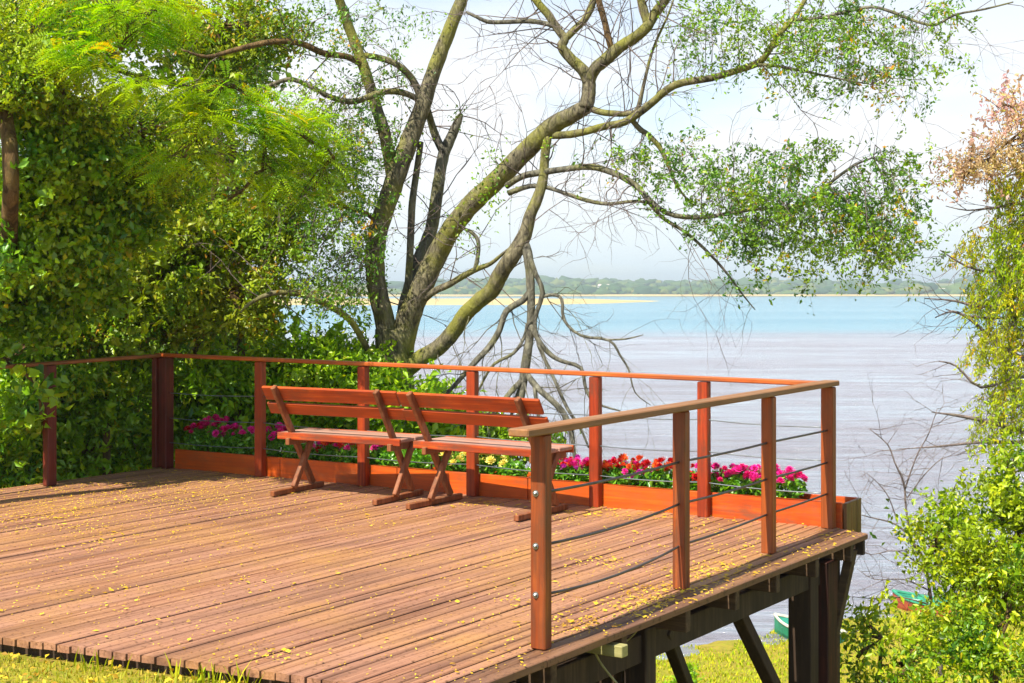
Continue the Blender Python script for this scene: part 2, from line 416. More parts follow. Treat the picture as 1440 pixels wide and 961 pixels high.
def twig_curve(a, b, sag=.0, n=5, wig=.06):
    a, b = Vector(a), Vector(b); L = (b - a).length; pts = []
    for i in range(n + 1):
        t = i / n
        p = a.lerp(b, t); p.z += math.sin(t * math.pi) * sag * L
        if 0 < i < n: p += Vector(rs.normal(size=3)) * wig * L * .5
        pts.append(p)
    return pts
def bare_twigs(mb, start, direction, L, r, depth=0, seg=4, spread=.7, down=0.0, rec=None):
    """a little forking bare twig"""
    p = Vector(start); d = Vector(direction).normalized(); pts = [p.copy()]; n = 5
    kids = []
    for i in range(n):
        d = (d + Vector(rs.normal(size=3)) * .20 + Vector((0, 0, -down))).normalized()
        p = p + d * (L / n); pts.append(p.copy())
        if depth < 2 and i > 0 and rs.rand() < (.75 if depth == 0 else .5): kids.append((p.copy(), d.copy(), i))
    rad = [r * (1 - .8 * i / n) for i in range(n + 1)]
    mb.tube(pts, rad, seg, cap=False)
    if rec is not None: rec.append(pts[-1]); rec.append(pts[-2])
    for (q, dd, i) in kids:
        nd = (dd + Vector(rs.normal(size=3)) * spread).normalized()
        bare_twigs(mb, q, nd, L * rs.uniform(.35, .65), r * .55, depth + 1, 3, spread, down, rec)

# ================================================================= SETTING
WZ = -6.4
def shore_d(x): return np.where(x > 3.2, 31.5 + (x - 3.2) * .69, 31.5 + (x - 3.2) * .25)
def ground_z(x, y):
    x = np.asarray(x, float); y = np.asarray(y, float)
    t = (y - 7.5) * .7 + (x + 1) * .7
    zs = np.interp(t, [-50, -.9, -.3, 1, 4, 8, 11, 14], [-.085, -.085, -.33, -.75, -2.6, -4.9, -5.75, -6.1])
    D = shore_d(x)
    zb = WZ + (D - y) * .042
    z = np.where(t > 8, np.minimum(zs + 100 * (t > 11), np.maximum(zb, -8.0)), zs)
    k = np.clip((t - 8) / 4, 0, 1)
    z = zs * (1 - k) + np.minimum(zb, -5.3) * k
    z = z - np.clip(y - D, 0, 20) * .06
    bump = .035 * np.sin(x * 2.1 + y * 1.3) * np.sin(y * 1.7 - x * .6) + .02 * np.sin(x * 5.3) * np.sin(y * 4.7)
    return z + bump * np.clip(t + .5, .15, 1.5)
def grid(xs, ys, zf):
    X, Y = np.meshgrid(xs, ys); Z = zf(X, Y); V = np.stack([X, Y, Z], -1).reshape(-1, 3)
    nx, ny = len(xs), len(ys); i = np.arange(nx - 1)[None, :] + np.arange(ny - 1)[:, None] * nx
    F = np.stack([i, i + 1, i + nx + 1, i + nx], -1).reshape(-1, 4); return V, F

def ground_mat():
    t = NT('grass_ground')
    a = t.noise(t.coord(), 1.1, 6, .65); b = t.noise(t.coord(), 28.0, 4, .7); cc = t.noise(t.coord(), 7.0, 5, .7)
    c = t.ramp(cc, [(.3, (.12, .13, .012)), (.5, (.26, .25, .02)), (.68, (.38, .30, .035))])
    c = t.mix(t.ramp(b, [(.40, (0, 0, 0)), (.66, (.9, .9, .9))]), c, (.30, .17, .05))
    c = t.mix(t.ramp(a, [(.45, (0, 0, 0)), (.7, (.6, .6, .6))]), c, (.20, .26, .012))
    t.bump(b, .8, .03)
    return t.base(c, .95, .1)
M['ground'] = ground_mat()
xs = np.concatenate([np.linspace(-120, -12, 28), np.arange(-11.5, 14, .3), np.linspace(14.5, 130, 34)])
ys = np.concatenate([np.linspace(-30, 1, 12), np.arange(1.5, 40, .3), np.linspace(41, 75, 14)])
V, F = grid(xs, ys, ground_z)
link('ground', npmesh('ground', V, F, M['ground'], smooth=True), kind='structure')

def water_mat():
    t = NT('river_water')
    pos = t.coord(); sx = t.new('ShaderNodeSeparateXYZ'); t.l.new(pos, sx.inputs[0])
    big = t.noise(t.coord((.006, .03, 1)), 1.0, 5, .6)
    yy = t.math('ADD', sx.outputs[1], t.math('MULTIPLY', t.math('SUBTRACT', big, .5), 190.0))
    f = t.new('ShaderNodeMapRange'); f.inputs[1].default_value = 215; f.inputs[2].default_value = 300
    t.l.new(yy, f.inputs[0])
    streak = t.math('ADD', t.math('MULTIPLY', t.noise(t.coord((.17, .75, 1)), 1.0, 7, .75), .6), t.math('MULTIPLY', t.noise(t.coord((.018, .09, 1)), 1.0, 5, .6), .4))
    muddy_sky_streaks = t.ramp(streak, [(.35, (.19, .145, .17)), (.48, (.28, .27, .33)), (.62, (.37, .45, .54))])  # mud colour; its paler bluish streaks are painted sky reflection
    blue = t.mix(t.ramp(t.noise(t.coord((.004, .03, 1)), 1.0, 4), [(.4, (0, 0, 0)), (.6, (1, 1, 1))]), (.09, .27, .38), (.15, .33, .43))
    c = t.mix(f.outputs[0], muddy_sky_streaks, blue)
    w1 = t.noise(t.coord((.45, 2.2, 1)), 1.0, 7, .72, .3)
    w2 = t.noise(t.coord((.10, .55, 1)), 1.0, 5, .7, .3)
    t.bump(t.math('ADD', w1, t.math('MULTIPLY', w2, 2.2)), 1.0, .5)
    return t.base(c, .12, .5)
M['water'] = water_mat()
V, F = grid(np.linspace(-2200, 2200, 12), np.concatenate([[18.0], np.linspace(60, 1600, 10)]), lambda x, y: x * 0 + WZ)
link('river_water', npmesh('river_water', V, F, M['water']), kind='structure')

def far_mat():
    t = NT('far_bank_ground')
    c = t.ramp(t.noise(t.coord((.01, .02, .05)), 1.0, 6, .7), [(.35, (.09, .13, .03)), (.5, (.16, .18, .04)), (.62, (.30, .25, .09)), (.75, (.12, .15, .04))])
    return t.base(c, .95, .1)
M['far'] = far_mat()
def far_z(x, y):
    d = y - 1330 - 18 * np.sin(x * .006) - 10 * np.sin(x * .021 + 1)
    rise = np.interp(d, [-30, 0, 60, 240, 420, 700, 1200, 2400], [-2, .1, 2.0, 3.5, 9, 12, 10, 6])
    return WZ + rise * (1 + .16 * np.sin(x * .009 + y * .004) + .10 * np.sin(x * .023)) 
V, F = grid(np.arange(-2200, 2201, 22.0), np.concatenate([np.arange(1290, 1800, 18.0), np.linspace(1820, 3900, 24)]), far_z)
link('far_bank', npmesh('far_bank', V, F, M['far'], smooth=True), kind='structure')

def sand_mat():
    t = NT('sandbank_sand')
    c = t.ramp(t.noise(t.coord((.02, .06, 1)), 1.0, 5), [(.35, (.42, .31, .12)), (.65, (.56, .44, .20))])
    return t.base(c, .95, .1)
M['sand'] = sand_mat()
# the sandbank: a long low tongue of sand reaching in from the left
def sand_z(x, y):
    tip = 100.0                                     # x of the tip
    mid = 880 - np.clip(tip - x, 0, 300) * .1
    half = np.clip((tip - x) / 90, 0, 1) ** .7 * 232 + 1
    return WZ - .5 + 1.7 * np.clip(1 - ((y - mid) / half) ** 2, -1, 1) * np.clip((tip + 8 - x) / 60, 0, 1) + .10 * np.sin(x * .08) * np.sin(y * .05)
V, F = grid(np.arange(-900, 132, 9.0), np.arange(600, 1240, 9.0), sand_z)
keep = (V[F][:, :, 2].max(1) > WZ - .5); F = F[keep]
link('sandbank', npmesh('sandbank', V, F, M['sand'], smooth=True), kind='structure')
# thin beach on the far bank
V, F = grid(np.arange(-2200, 2201, 22.0), np.array([0., .5, 1.]), lambda x, y: x * 0)
Xb = V[:, 0]; sh = 1330 + 18 * np.sin(Xb * .006) + 10 * np.sin(Xb * .021 + 1)
V[:, 2] = WZ + .25 + V[:, 1] * 1.6; V[:, 1] = sh - 12 + V[:, 1] * 30
link('far_beach', npmesh('far_beach', V, F, M['sand']), kind='structure')

# far wood: one mass of crowns
def far_wood():
    n = 9000
    x = rs.uniform(-1300, 1300, n); k = rs.rand(n)
    y = np.where(k < .35, 1352 + rs.uniform(0, 70, n), np.where(k < .6, 1450 + rs.uniform(0, 200, n), 1700 + rs.uniform(0, 420, n)))
    y = y + 18 * np.sin(x * .006)
    gapn = np.sin(x * .017 + 2) + np.sin(x * .0061) + .6 * np.sin(y * .05 + x * .01)
    ok = gapn > -.55; x, y = x[ok], y[ok]; n = len(x)
    z = far_z(x, y); s = rs.gamma(3, 1.15, n) * np.where(y > 1690, 1.35, .85)
    s = np.clip(s, 1.2, 9)
    # rough crown: an octahedral ball, subdivided once, jittered
    import bmesh
    bm = bmesh.new(); bmesh.ops.create_icosphere(bm, subdivisions=2, radius=1)
    U = np.array([v.co[:] for v in bm.verts]); T = np.array([[v.index for v in f.verts] for f in bm.faces]); bm.free()
    V = U[None] * (1 + rs.normal(size=(n, len(U), 1)) * .22) * np.stack([s * rs.uniform(.7, 1.7, n), s, s * rs.uniform(.5, .9, n)], 1)[:, None, :]
    V += np.stack([x, y, z + s * .35], 1)[:, None, :]
    F = (T[None] + (np.arange(n) * len(U))[:, None, None]).reshape(-1, 3)
    r = np.repeat(np.clip(rs.beta(2, 2, n), 0, 1), len(T))
    t = NT('far_wood_foliage')
    t.base(t.ramp(t.attr(), [(0, (.025, .06, .03)), (.4, (.05, .10, .03)), (.75, (.10, .15, .03)), (1, (.20, .18, .05))]), .9, .1)
    link('far_wood', npmesh('far_wood', V.reshape(-1, 3), F, t.m, r), kind='stuff', label='hazy belt of trees along the far river bank', cat='wood')
far_wood()
M['white'] = simple('white_wall', (.78, .77, .74), .7)
M['roof'] = simple('clay_roof', (.62, .50, .44), .8)
for (px, D, w, h, lab) in ((1058, 1420, 9, 3, 'small white house among the trees left of the far bank middle'), (849, 1560, 12, 3.5, 'low white house on the far bank right of the hanging dead branch'),
                      (1330, 1400, 14, 3, 'long white house on the far bank beside the right hand tree'), (1296, 1400, 8, 3, 'short white house just left of the long white one')):
    x = (px - 720) / FPX * D; z0 = float(far_z(np.array(x), np.array(float(D)))) + .5
    if px == 849: z0 += 2
    e = empty('far_house', (x, D, z0), .1, label=lab, cat='house', group='white houses on the far bank')
    m = MB(); m.box((0, 0, h / 2 - 2), (1, 0, 0), (0, 1, 0), ZU, w / 2, 4, h / 2 + 2); m.build('wall', M['white'], e, world_coords=False)
    m = MB(); hh = h; m.add([(-w / 2 - .5, -4.6, hh), (w / 2 + .5, -4.6, hh), (w / 2 + .5, 4.6, hh), (-w / 2 - .5, 4.6, hh), (-w / 2, 0, hh + 2), (w / 2, 0, hh + 2)],
                     [(0, 1, 5, 4), (2, 3, 4, 5), (0, 4, 3), (1, 2, 5), (3, 2, 1, 0)]); m.build('roof', M['roof'], e, world_coords=False)

# ================================================================= DECK
C0 = Vector((2.133, 9.71, 0)); NP = Vector((.131, 6.473, 0)); LC = Vector((-3.144, 12.97, 0))
NOUT = Vector((.8506, -.526, 0))
poly = [Vector(p) for p in ((-.24, 5.70), (2.35, 9.48), (2.17, 9.76), (-3.14, 13.06), (-5.6, 9.45), (-5.6, 8.08), (-2.40, 6.70), (-1.20, 6.17))]
def clip(pg, n, d):          # keep n.p <= d
    out = []
    for i in range(len(pg)):
        a, b = pg[i], pg[(i + 1) % len(pg)]; da, db = n.dot(a) - d, n.dot(b) - d
        if da <= 0: out.append(a)
        if (da < 0) != (db < 0) and da != db: out.append(a.lerp(b, da / (da - db)))
    return out
deck = empty('wooden_deck', (-1.2, 9.0, 0), 0, label='raised deck of narrow weathered brown boards, standing on dark timber columns over the river bank', cat='deck')
b2 = Vector(B_DIR[:2]).normalized(); n2 = Vector((b2.y, -b2.x))
m = MB(); medge = MB(); row = 0; d0 = min(n2.dot(p) for p in poly); d1 = max(n2.dot(p) for p in poly)
w, gap = .077, .0105; d = d1
while d > d0:
    pg = clip(clip(poly, n2, d - gap), -n2, -(d - w))
    if len(pg) >= 3:
        # one or two lengths of board per row
        cuts = [(-99, 99)]
        if rs.rand() < .75:
            q = rs.uniform(5, 12); cuts = [(-99, q - .003), (q + .003, 99)]
        for (c0, c1) in cuts:
            pp = clip(clip(pg, b2, c1), -b2, -c0)
            if len(pp) < 3: continue
            zt = rs.normal() * .0018; tl = rs.normal() * .02
            endj = rs.uniform(0, .02)
            top = [Vector((p.x, p.y, zt + (n2.dot(p) - d + w / 2) * tl)) for p in pp]
            c = sum(top, Vector()) / len(top)
            n = len(top); bev = .004
            ins = []
            for p in top:
                q = p.copy(); off = n2.dot(p) - (d - w / 2 - gap / 2); s_ = -1 if off > 0 else 1
                q.x += n2.x * bev * s_; q.y += n2.y * bev * s_; ins.append(q)
            vs = ins + [p - Vector((0, 0, .004)) for p in top] + [p - Vector((0, 0, .034)) for p in top]
            f = [tuple(range(n))] + [(i, (i + 1) % n, n + (i + 1) % n, n + i) for i in range(n)] + [(n + i, n + (i + 1) % n, 2 * n + (i + 1) % n, 2 * n + i) for i in range(n)] + [tuple(range(3 * n - 1, 2 * n - 1, -1))]
            (medge if row < 2 else m).add(vs, f, float(rs.rand()))
    d -= w * rs.uniform(.94, 1.06); row += 1
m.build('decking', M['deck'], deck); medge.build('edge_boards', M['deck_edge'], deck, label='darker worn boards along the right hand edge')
# frame below the boards
e0, e1 = Vector((-.24, 5.70, 0)), Vector((2.35, 9.48, 0)); ed = (e1 - e0).normalized(); en = Vector((ed.y, -ed.x, 0)); EL = (e1 - e0).length
jt = [.22, .80, 1.42, 2.05, 2.66, 3.2, 3.75, 4.36]
for i, s_ in enumerate(jt):
    p = e0 + ed * s_ - en * (.03 if i % 3 else .015); mb = MB()
    tq = 3.2                                   # stop short of the front edge
    for k_ in range(len(poly)):
        A_, B_ = poly[k_], poly[(k_ + 1) % len(poly)]; dx, dy = B_.x - A_.x, B_.y - A_.y; den = (-en.x) * dy - (-en.y) * dx
        if abs(den) > 1e-6:
            ts = ((A_.x - p.x) * dy - (A_.y - p.y) * dx) / den; us = ((A_.x - p.x) * (-en.y) - (A_.y - p.y) * (-en.x)) / den
            if ts > .15 and 0 <= us <= 1: tq = min(tq, ts - .12)
    q = p - en * tq
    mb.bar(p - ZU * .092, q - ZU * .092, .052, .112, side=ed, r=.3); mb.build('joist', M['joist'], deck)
for a_, b_ in ((Vector((-.30, 5.76, 0)), Vector((-1.20, 6.19, 0))), (Vector((-1.20, 6.19, 0)), Vector((-2.40, 6.72, 0))), (Vector((-2.40, 6.72, 0)), Vector((-5.55, 8.10, 0)))):
    mb = MB(); mb.bar(a_ + Vector((.02, .05, -.10)), b_ + Vector((.02, .05, -.10)), .03, .12); mb.build('front_gap_shade', M['dark_wood'], deck)  # added dark boards standing in for the shaded gap below the front edge
mb = MB(); a = e0 + ed * .0 - en * .22; b = e1 - ed * .06 - en * .22
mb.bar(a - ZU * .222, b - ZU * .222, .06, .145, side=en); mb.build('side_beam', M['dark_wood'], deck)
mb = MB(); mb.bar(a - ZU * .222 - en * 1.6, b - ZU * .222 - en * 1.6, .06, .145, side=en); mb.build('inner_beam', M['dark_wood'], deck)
mb = MB(); p = e1 - ed * .035 - en * .02; mb.bar(p - ZU * .085, p - en * .5 - ZU * .085, .035, .10, side=ed); mb.build('end_board', M['dark_wood'], deck)
mb = MB(); p = e0 + ed * 1.30 + en * .012; mb.bar(p - ZU * .083 + en * .03, p - en * .6 - ZU * .083, .06, .055, side=ed, r=.9)
mb.build('new_timber_block', M['pale_wood'], deck, label='pale new timber block among the dark joists')
def column(x, y, w, dd, lab=None, zt=-.30, mt='column', z0=None):
    z0 = float(ground_z(np.array(x), np.array(y))) - .3 if z0 is None else z0
    mb = MB(); mb.box((x, y, (zt + z0) / 2), ed, en, ZU, dd / 2, w / 2, (zt - z0) / 2, .006)
    return mb.build('column', M[mt], deck, label=lab)
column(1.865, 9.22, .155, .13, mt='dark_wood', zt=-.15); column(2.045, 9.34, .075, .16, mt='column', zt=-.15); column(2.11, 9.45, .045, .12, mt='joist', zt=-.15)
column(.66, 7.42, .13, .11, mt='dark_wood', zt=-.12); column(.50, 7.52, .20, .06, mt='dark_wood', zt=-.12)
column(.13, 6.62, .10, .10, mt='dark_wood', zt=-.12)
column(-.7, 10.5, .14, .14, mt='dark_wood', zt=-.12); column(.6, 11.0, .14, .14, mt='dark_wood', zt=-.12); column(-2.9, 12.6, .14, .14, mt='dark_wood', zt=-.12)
def brace(a, b, w=.085, h=.075, mt='dark_wood'):
    mb = MB(); mb.bar(a, b, w, h, side=en if abs((b - a).x) > .2 else ed, bev=.005); mb.build('brace', M[mt], deck)
brace(P(1023, 832, 8.75), P(1148, 1090, 9.25)); brace(P(1198, 772, 9.45), P(1163, 935, 9.5), .07, .06, 'joist')
brace(P(935, 885, 7.6), P(1010, 1080, 8.9), .07, .06)
# loose cord and wires hanging from the frame
for pts, D, rr, lab in (([(832, 905), (843, 930), (862, 955), (880, 975)], 6.9, .006, 'pale frayed cord hanging below the deck edge beside the pale block'),
                   ([(862, 905), (880, 902), (895, 888), (908, 872)], 7.1, .005, 'pale wire looped under the deck edge left of the thick column')):
    mb = MB(); pp, rr2 = catmull([P(x, y, D) for x, y in pts], [rr] * len(pts), 4); mb.tube(pp, rr2, 6)
    mb.build('hanging_cord', M['pale_wood'], None, smooth=True, label=lab, cat='cord')

# ================================================================= RAILING
rail = empty('deck_railing', (C0.x, C0.y, 0), 0, label='red brown timber railing with steel cables around two and a half sides of the deck', cat='railing')
def on_back(px):
    # point of the back rail line seen at photo column px
    k = (px - 720) / FPX; d = LC - C0; t = (k * C0.y - C0.x) / (d.x - k * d.y); return C0 + d * t, t
def railz(t): return .985 + .045 * t
def post(p, h, w=.074, dd=.074, mt='post', z0=-.0, lab=None):
    mb = MB(); mb.box((p.x, p.y, (h + z0) / 2), V_LEFT, A_AWAY, ZU, w / 2, dd / 2, (h - z0) / 2, .006)
    return mb.build('post', M[mt], rail, label=lab)
backpx = [366, 511, 664.5, 837.5, 990]
backpts = []
for px in backpx:
    p, t = on_back(px); backpts.append(p); post(p, railz(t) - .035, .078, .07, 'post')
post(C0, .952, .085, .07, 'post_side')
sidepts = [NP, G(958, 828), G(1081, 778)]
np_post = post(NP, .962, .076, .066, 'post_side')
post(sidepts[1], .957, .074, .07, 'post_side'); post(sidepts[2], .955, .074, .07, 'post_side')
# the thick corner post is three planks side by side
mb = MB()
for k in (-1, 0, 1):
    q = LC + V_LEFT * (.062 * k) + A_AWAY * (0 if k else .02); mb.box((q.x, q.y, .4975), V_LEFT, A_AWAY, ZU, .027, .05, .4975 - (.0 if k else .01), .005, r=.1 + .3 * (k + 1))
mb.build('post', M['post_dark'], rail, label='thick dark corner post made of three planks')
LP = G(70, 683); LP2 = LP - A_AWAY * 1.25
post(LP, .985, .07, .09, 'post_dark'); post(LP2, .965, .07, .09, 'post_dark')
# bolts on the near post
fr = -A_AWAY
for zz in (.70, .464, .245):
    mb = MB(); c = NP + fr * .033 + V_LEFT * .008 + ZU * zz
    mb.tube([c - fr * .002, c + fr * .004], [.015, .015], 12); mb.tube([c + fr * .004, c + fr * .012, c + fr * .016], [.010, .009, .004], 8)
    mb.build('bolt', M['bolt'], np_post)
# rails
def handrail(pts, w, h, mt, z):
    mb = MB()
    for a, b, za, zb in pts:
        mb.bar(a + ZU * (za - h / 2), b + ZU * (zb - h / 2), w, h, bev=.006)
    mb.build('handrail', M[mt], rail)
sd = (C0 - NP).normalized()
handrail([(NP - sd * .20, C0 + sd * .075, 1.002, .994)], .105, .036, 'rail_side', 0)
handrail([(C0 - V_LEFT * -.03 + A_AWAY * 0, LC + V_LEFT * .06, .9875, 1.032)], .085, .032, 'rail_back', 0)
ld = (LC - LP).normalized()
ld2 = (LC - LP2).normalized()
handrail([(LC - ld2 * .06, LP2 - ld2 * .4, 1.028, .995)], .085, .030, 'rail_left', 0)
# cables
def cable(pts, zs, sag, mt, rr):
    mb = MB(); path = []
    for i in range(len(pts) - 1):
        for j in range(8):
            t = j / 8; p = pts[i].lerp(pts[i + 1], t); z = zs[i] * (1 - t) + zs[i + 1] * t - 4 * t * (1 - t) * sag[i]; path.append(p + ZU * z)
    path.append(pts[-1] + ZU * zs[-1]); mb.tube(path, [rr] * len(path), 6); mb.build('cable', M[mt], rail, smooth=True)
spts = [NP] + sidepts[1:] + [C0]
for a, sg in (([.70, .685, .675, .66], (.012, .006, .0)), ([.464, .46, .455, .445], (.022, .010, .004)), ([.24, .235, .24, .235], (.035, .008, .004))):
    cable(spts, a, sg, 'cable', .0068)
bpts = [C0] + list(reversed(backpts)) + [LC]
for z0 in (.68, .455, .235):
    cable(bpts, [z0 + .01 * (i % 2) for i in range(7)], [.012] * 6, 'cable_grey', .0042)

# ================================================================= PLANTER
q0 = C0 + A_AWAY * .041; q1 = LC + A_AWAY * .041 - V_LEFT * .10
right_end = q0 - V_LEFT * .075
PW = .34
planter = empty('flower_planter', tuple(q0), 0, label='long orange red timber planter box behind the back railing of the deck', cat='planter')
mb = MB(); L = (q1 - right_end)
for i in range(5):
    a = right_end + L * (i / 5) + A_AWAY * .016; b = right_end + L * ((i + 1) / 5 - .0008) + A_AWAY * .016
    mb.bar(a + ZU * .052, b + ZU * .052, .028, .235, side=A_AWAY, bev=.004)
mb.build('front_board', M['planter'], planter)
mb = MB(); a = right_end + A_AWAY * PW; b = q1 + A_AWAY * PW; mb.bar(a + ZU * .045, b + ZU * .045, .028, .24, side=A_AWAY); mb.build('back_board', M['planter'], planter)
mb = MB()
for k in range(3):
    p = right_end + A_AWAY * (.085 + .105 * k) - V_LEFT * .013; mb.box(p + ZU * .04, A_AWAY, V_LEFT, ZU, .050, .013, .125, .004)
mb.build('end_board', M['planter_end'], planter)
mb = MB(); c = (right_end + q1) / 2 + A_AWAY * PW / 2; mb.box(c + ZU * -.075, V_LEFT, A_AWAY, ZU, L.length / 2 - .02, PW / 2 - .03, .012); mb.build('bottom_board', M['dark_wood'], planter)
# soil, lumpy
ns = 90; mb = MB(); V = []; 
for i in range(ns + 1):
    for j in range(7):
        p = right_end + V_LEFT * .02 + (L - V_LEFT * .05) * (i / ns) + A_AWAY * (.032 + (PW - .05) * j / 6); V.append((p.x, p.y, .125 + rs.normal() * .010))
F = [(i * 7 + j, i * 7 + j + 1, (i + 1) * 7 + j + 1, (i + 1) * 7 + j) for i in range(ns) for j in range(6)]
mb.add(V, F); mb.build('soil', M['soil'], planter, smooth=True)

def petal_mat(name, c, c2):
    t = NT(name); col = t.ramp(t.attr(), [(0, c2), (.6, c), (1, tuple(min(1, x * 1.2) for x in c))]); t.base(col, .6, .2)
    tr = t.new('ShaderNodeBsdfTranslucent'); t.l.new(col, tr.inputs[0]); mxs = t.new('ShaderNodeMixShader'); mxs.inputs[0].default_value = .3
    t.l.new(t.b.outputs[0], mxs.inputs[1]); t.l.new(tr.outputs[0], mxs.inputs[2]); t.l.new(mxs.outputs[0], t.out.inputs[0]); return t.m
PET = {'red': ((.62, .015, .015), (.40, .005, .008)), 'magenta': ((.85, .035, .36), (.55, .015, .20)), 'crimson': ((.75, .02, .20), (.45, .008, .09)),
       'orange': ((.85, .14, .03), (.6, .05, .01)), 'yellow': ((.92, .80, .22), (.75, .6, .10)), 'pink': ((.85, .12, .38), (.6, .04, .22)), 'violet': ((.62, .06, .48), (.38, .02, .3))}
def flower_mesh(cname):
    mb = MB(); M['p_' + cname] = M.get('p_' + cname) or petal_mat(cname + '_petals', *PET[cname])
    for ring, (n, tilt, ln) in enumerate(((11, .15, .034), (10, .45, .031), (9, .8, .026), (6, 1.15, .020))):
        for k in range(n):
            a = 2 * math.pi * (k + .5 * ring) / n + rs.normal() * .08; tt = tilt + rs.normal() * .10
            d = Vector((math.cos(a) * math.cos(tt), math.sin(a) * math.cos(tt), math.sin(tt))); s_ = Vector((-math.sin(a), math.cos(a), 0))
            b = Vector((0, 0, .004 * ring)); ww = .0075
            mb.add([b, b + d * ln * .6 - s_ * ww, b + d * ln + Vector((0, 0, .003)), b + d * ln * .6 + s_ * ww], [(0, 1, 2, 3)], float(rs.rand()))
    return mb.mesh('flower_' + cname, M['p_' + cname])
FM = {k: flower_mesh(k) for k in PET}
# (photo column, height of the flower heads, colours, label)
plants = [
 (281, .40, ['crimson', 'red'], 'crimson flowering plant at the far left end of the planter by the thick corner post'),
 (303, .46, ['crimson'], 'tall dark crimson flowering plant, second from the planter left end'),
 (322, .40, ['crimson', 'magenta'], 'low crimson and magenta flowering plant midway between the corner post and the next post'),
 (345, .42, ['magenta'], 'bright magenta flowering plant just left of the first bench end'),
 (388, .42, ['magenta', 'crimson'], 'magenta flowering plant seen behind the left leg of the left bench'),
 (418, .36, [], 'leafy green plant without flowers below the left bench seat'),
 (446, .36, ['pink', 'magenta'], 'pink flowering plant under the left half of the left bench seat'),
 (470, .35, ['red', 'orange'], 'bright red flowering plant under the middle of the left bench seat'),
 (492, .34, ['magenta', 'red'], 'magenta flowering plant left of the post behind the left bench'),
 (527, .33, ['magenta'], 'leafy plant with few magenta heads right of the post behind the left bench'),
 (556, .33, [], 'green plant without flowers behind where the two benches meet'),
 (588, .33, [], 'green plant without flowers behind the left leg of the right bench'),
 (640, .33, ['yellow'], 'pale yellow flowering plant left of the post behind the right bench'),
 (692, .33, ['yellow'], 'pale yellow flowering plant right of the post behind the right bench'),
 (722, .30, [], 'green plant without flowers behind the right leg of the right bench'),
 (786, .34, ['red', 'crimson'], 'red flowering plant just right of the nearest railing post'),
 (816, .34, ['magenta', 'pink', 'violet'], 'pink magenta flowering plant left of the post right of the benches'),
 (852, .34, ['red', 'crimson'], 'red flowering plant right of the post right of the benches'),
 (878, .36, ['orange', 'red'], 'orange red flowering plant between two violet and red ones'),
 (900, .33, ['violet', 'magenta'], 'violet flowering plant before the second side post'),
 (928, .36, ['orange', 'red', 'red'], 'large orange red flowering plant left of the second side post'),
 (975, .34, ['red', 'magenta'], 'red flowering plant behind the second side post'),
 (1012, .36, ['crimson', 'magenta'], 'crimson magenta flowering plant right of the last middle back post'),
 (1042, .37, ['magenta', 'crimson'], 'dense magenta flowering plant left of the third side post'),
 (1074, .37, ['magenta'], 'magenta flowering plant hidden partly by the third side post'),
 (1106, .36, ['magenta', 'crimson'], 'magenta flowering plant at the right end of the row with bare soil beside it'),
]
for (px, hz, cols, lab) in plants:
    k = (px - 720) / FPX; base = C0 + A_AWAY * (.041 + PW * .5); d = V_LEFT
    t = (k * base.y - base.x) / (d.x - k * d.y); c = base + d * t
    e = empty('flowering_plant', (c.x, c.y, .125), rs.uniform(0, 6), label=lab, cat='plant', group='flowering plants in the deck planter')
    n = 300
    L_ = ell(n, (0, 0, (hz - .16) * .46), (.155, .13, (hz - .16) * .5), .3)
    v, f, r = leaves(L_, .05, up=.35, droop=.1, width=.55)
    link('foliage', npmesh('flower_plant_foliage', v, f, M['leaf_flower'], r), e, False)
    mb = MB()
    for kq in range(9):
        aa = rs.uniform(0, 6.3); rr = rs.uniform(.02, .10); mb.tube([(0, 0, -.02), (math.cos(aa) * rr * .5, math.sin(aa) * rr * .5, .1), (math.cos(aa) * rr, math.sin(aa) * rr, hz - .15)], [.004, .003, .002], 4)
    mb.build('stem', M['leaf_flower'], e, world_coords=False)
    nf = (16 if px > 760 else 13) if cols else 0
    if cols == ['yellow']: nf = 10
    if px in (527,): nf = 2
    for q in range(nf):
        cn = cols[q % len(cols)]
        o = bpy.data.objects.new('flower', FM[cn]); COL.objects.link(o); o.parent = e
        a = 2.4 * q; rr = .035 * math.sqrt(q + .3) + .01
        o.location = (math.cos(a) * rr * 1.15, math.sin(a) * rr, hz - .16 + rs.uniform(-.055, .03) - rr * .15)
        o.rotation_euler = (rs.normal() * .35 + .25 * math.sin(a), rs.normal() * .35, rs.uniform(0, 6)); s_ = rs.uniform(.8, 1.4) * (1.25 if cn == 'yellow' else 1); o.scale = (s_, s_, s_)

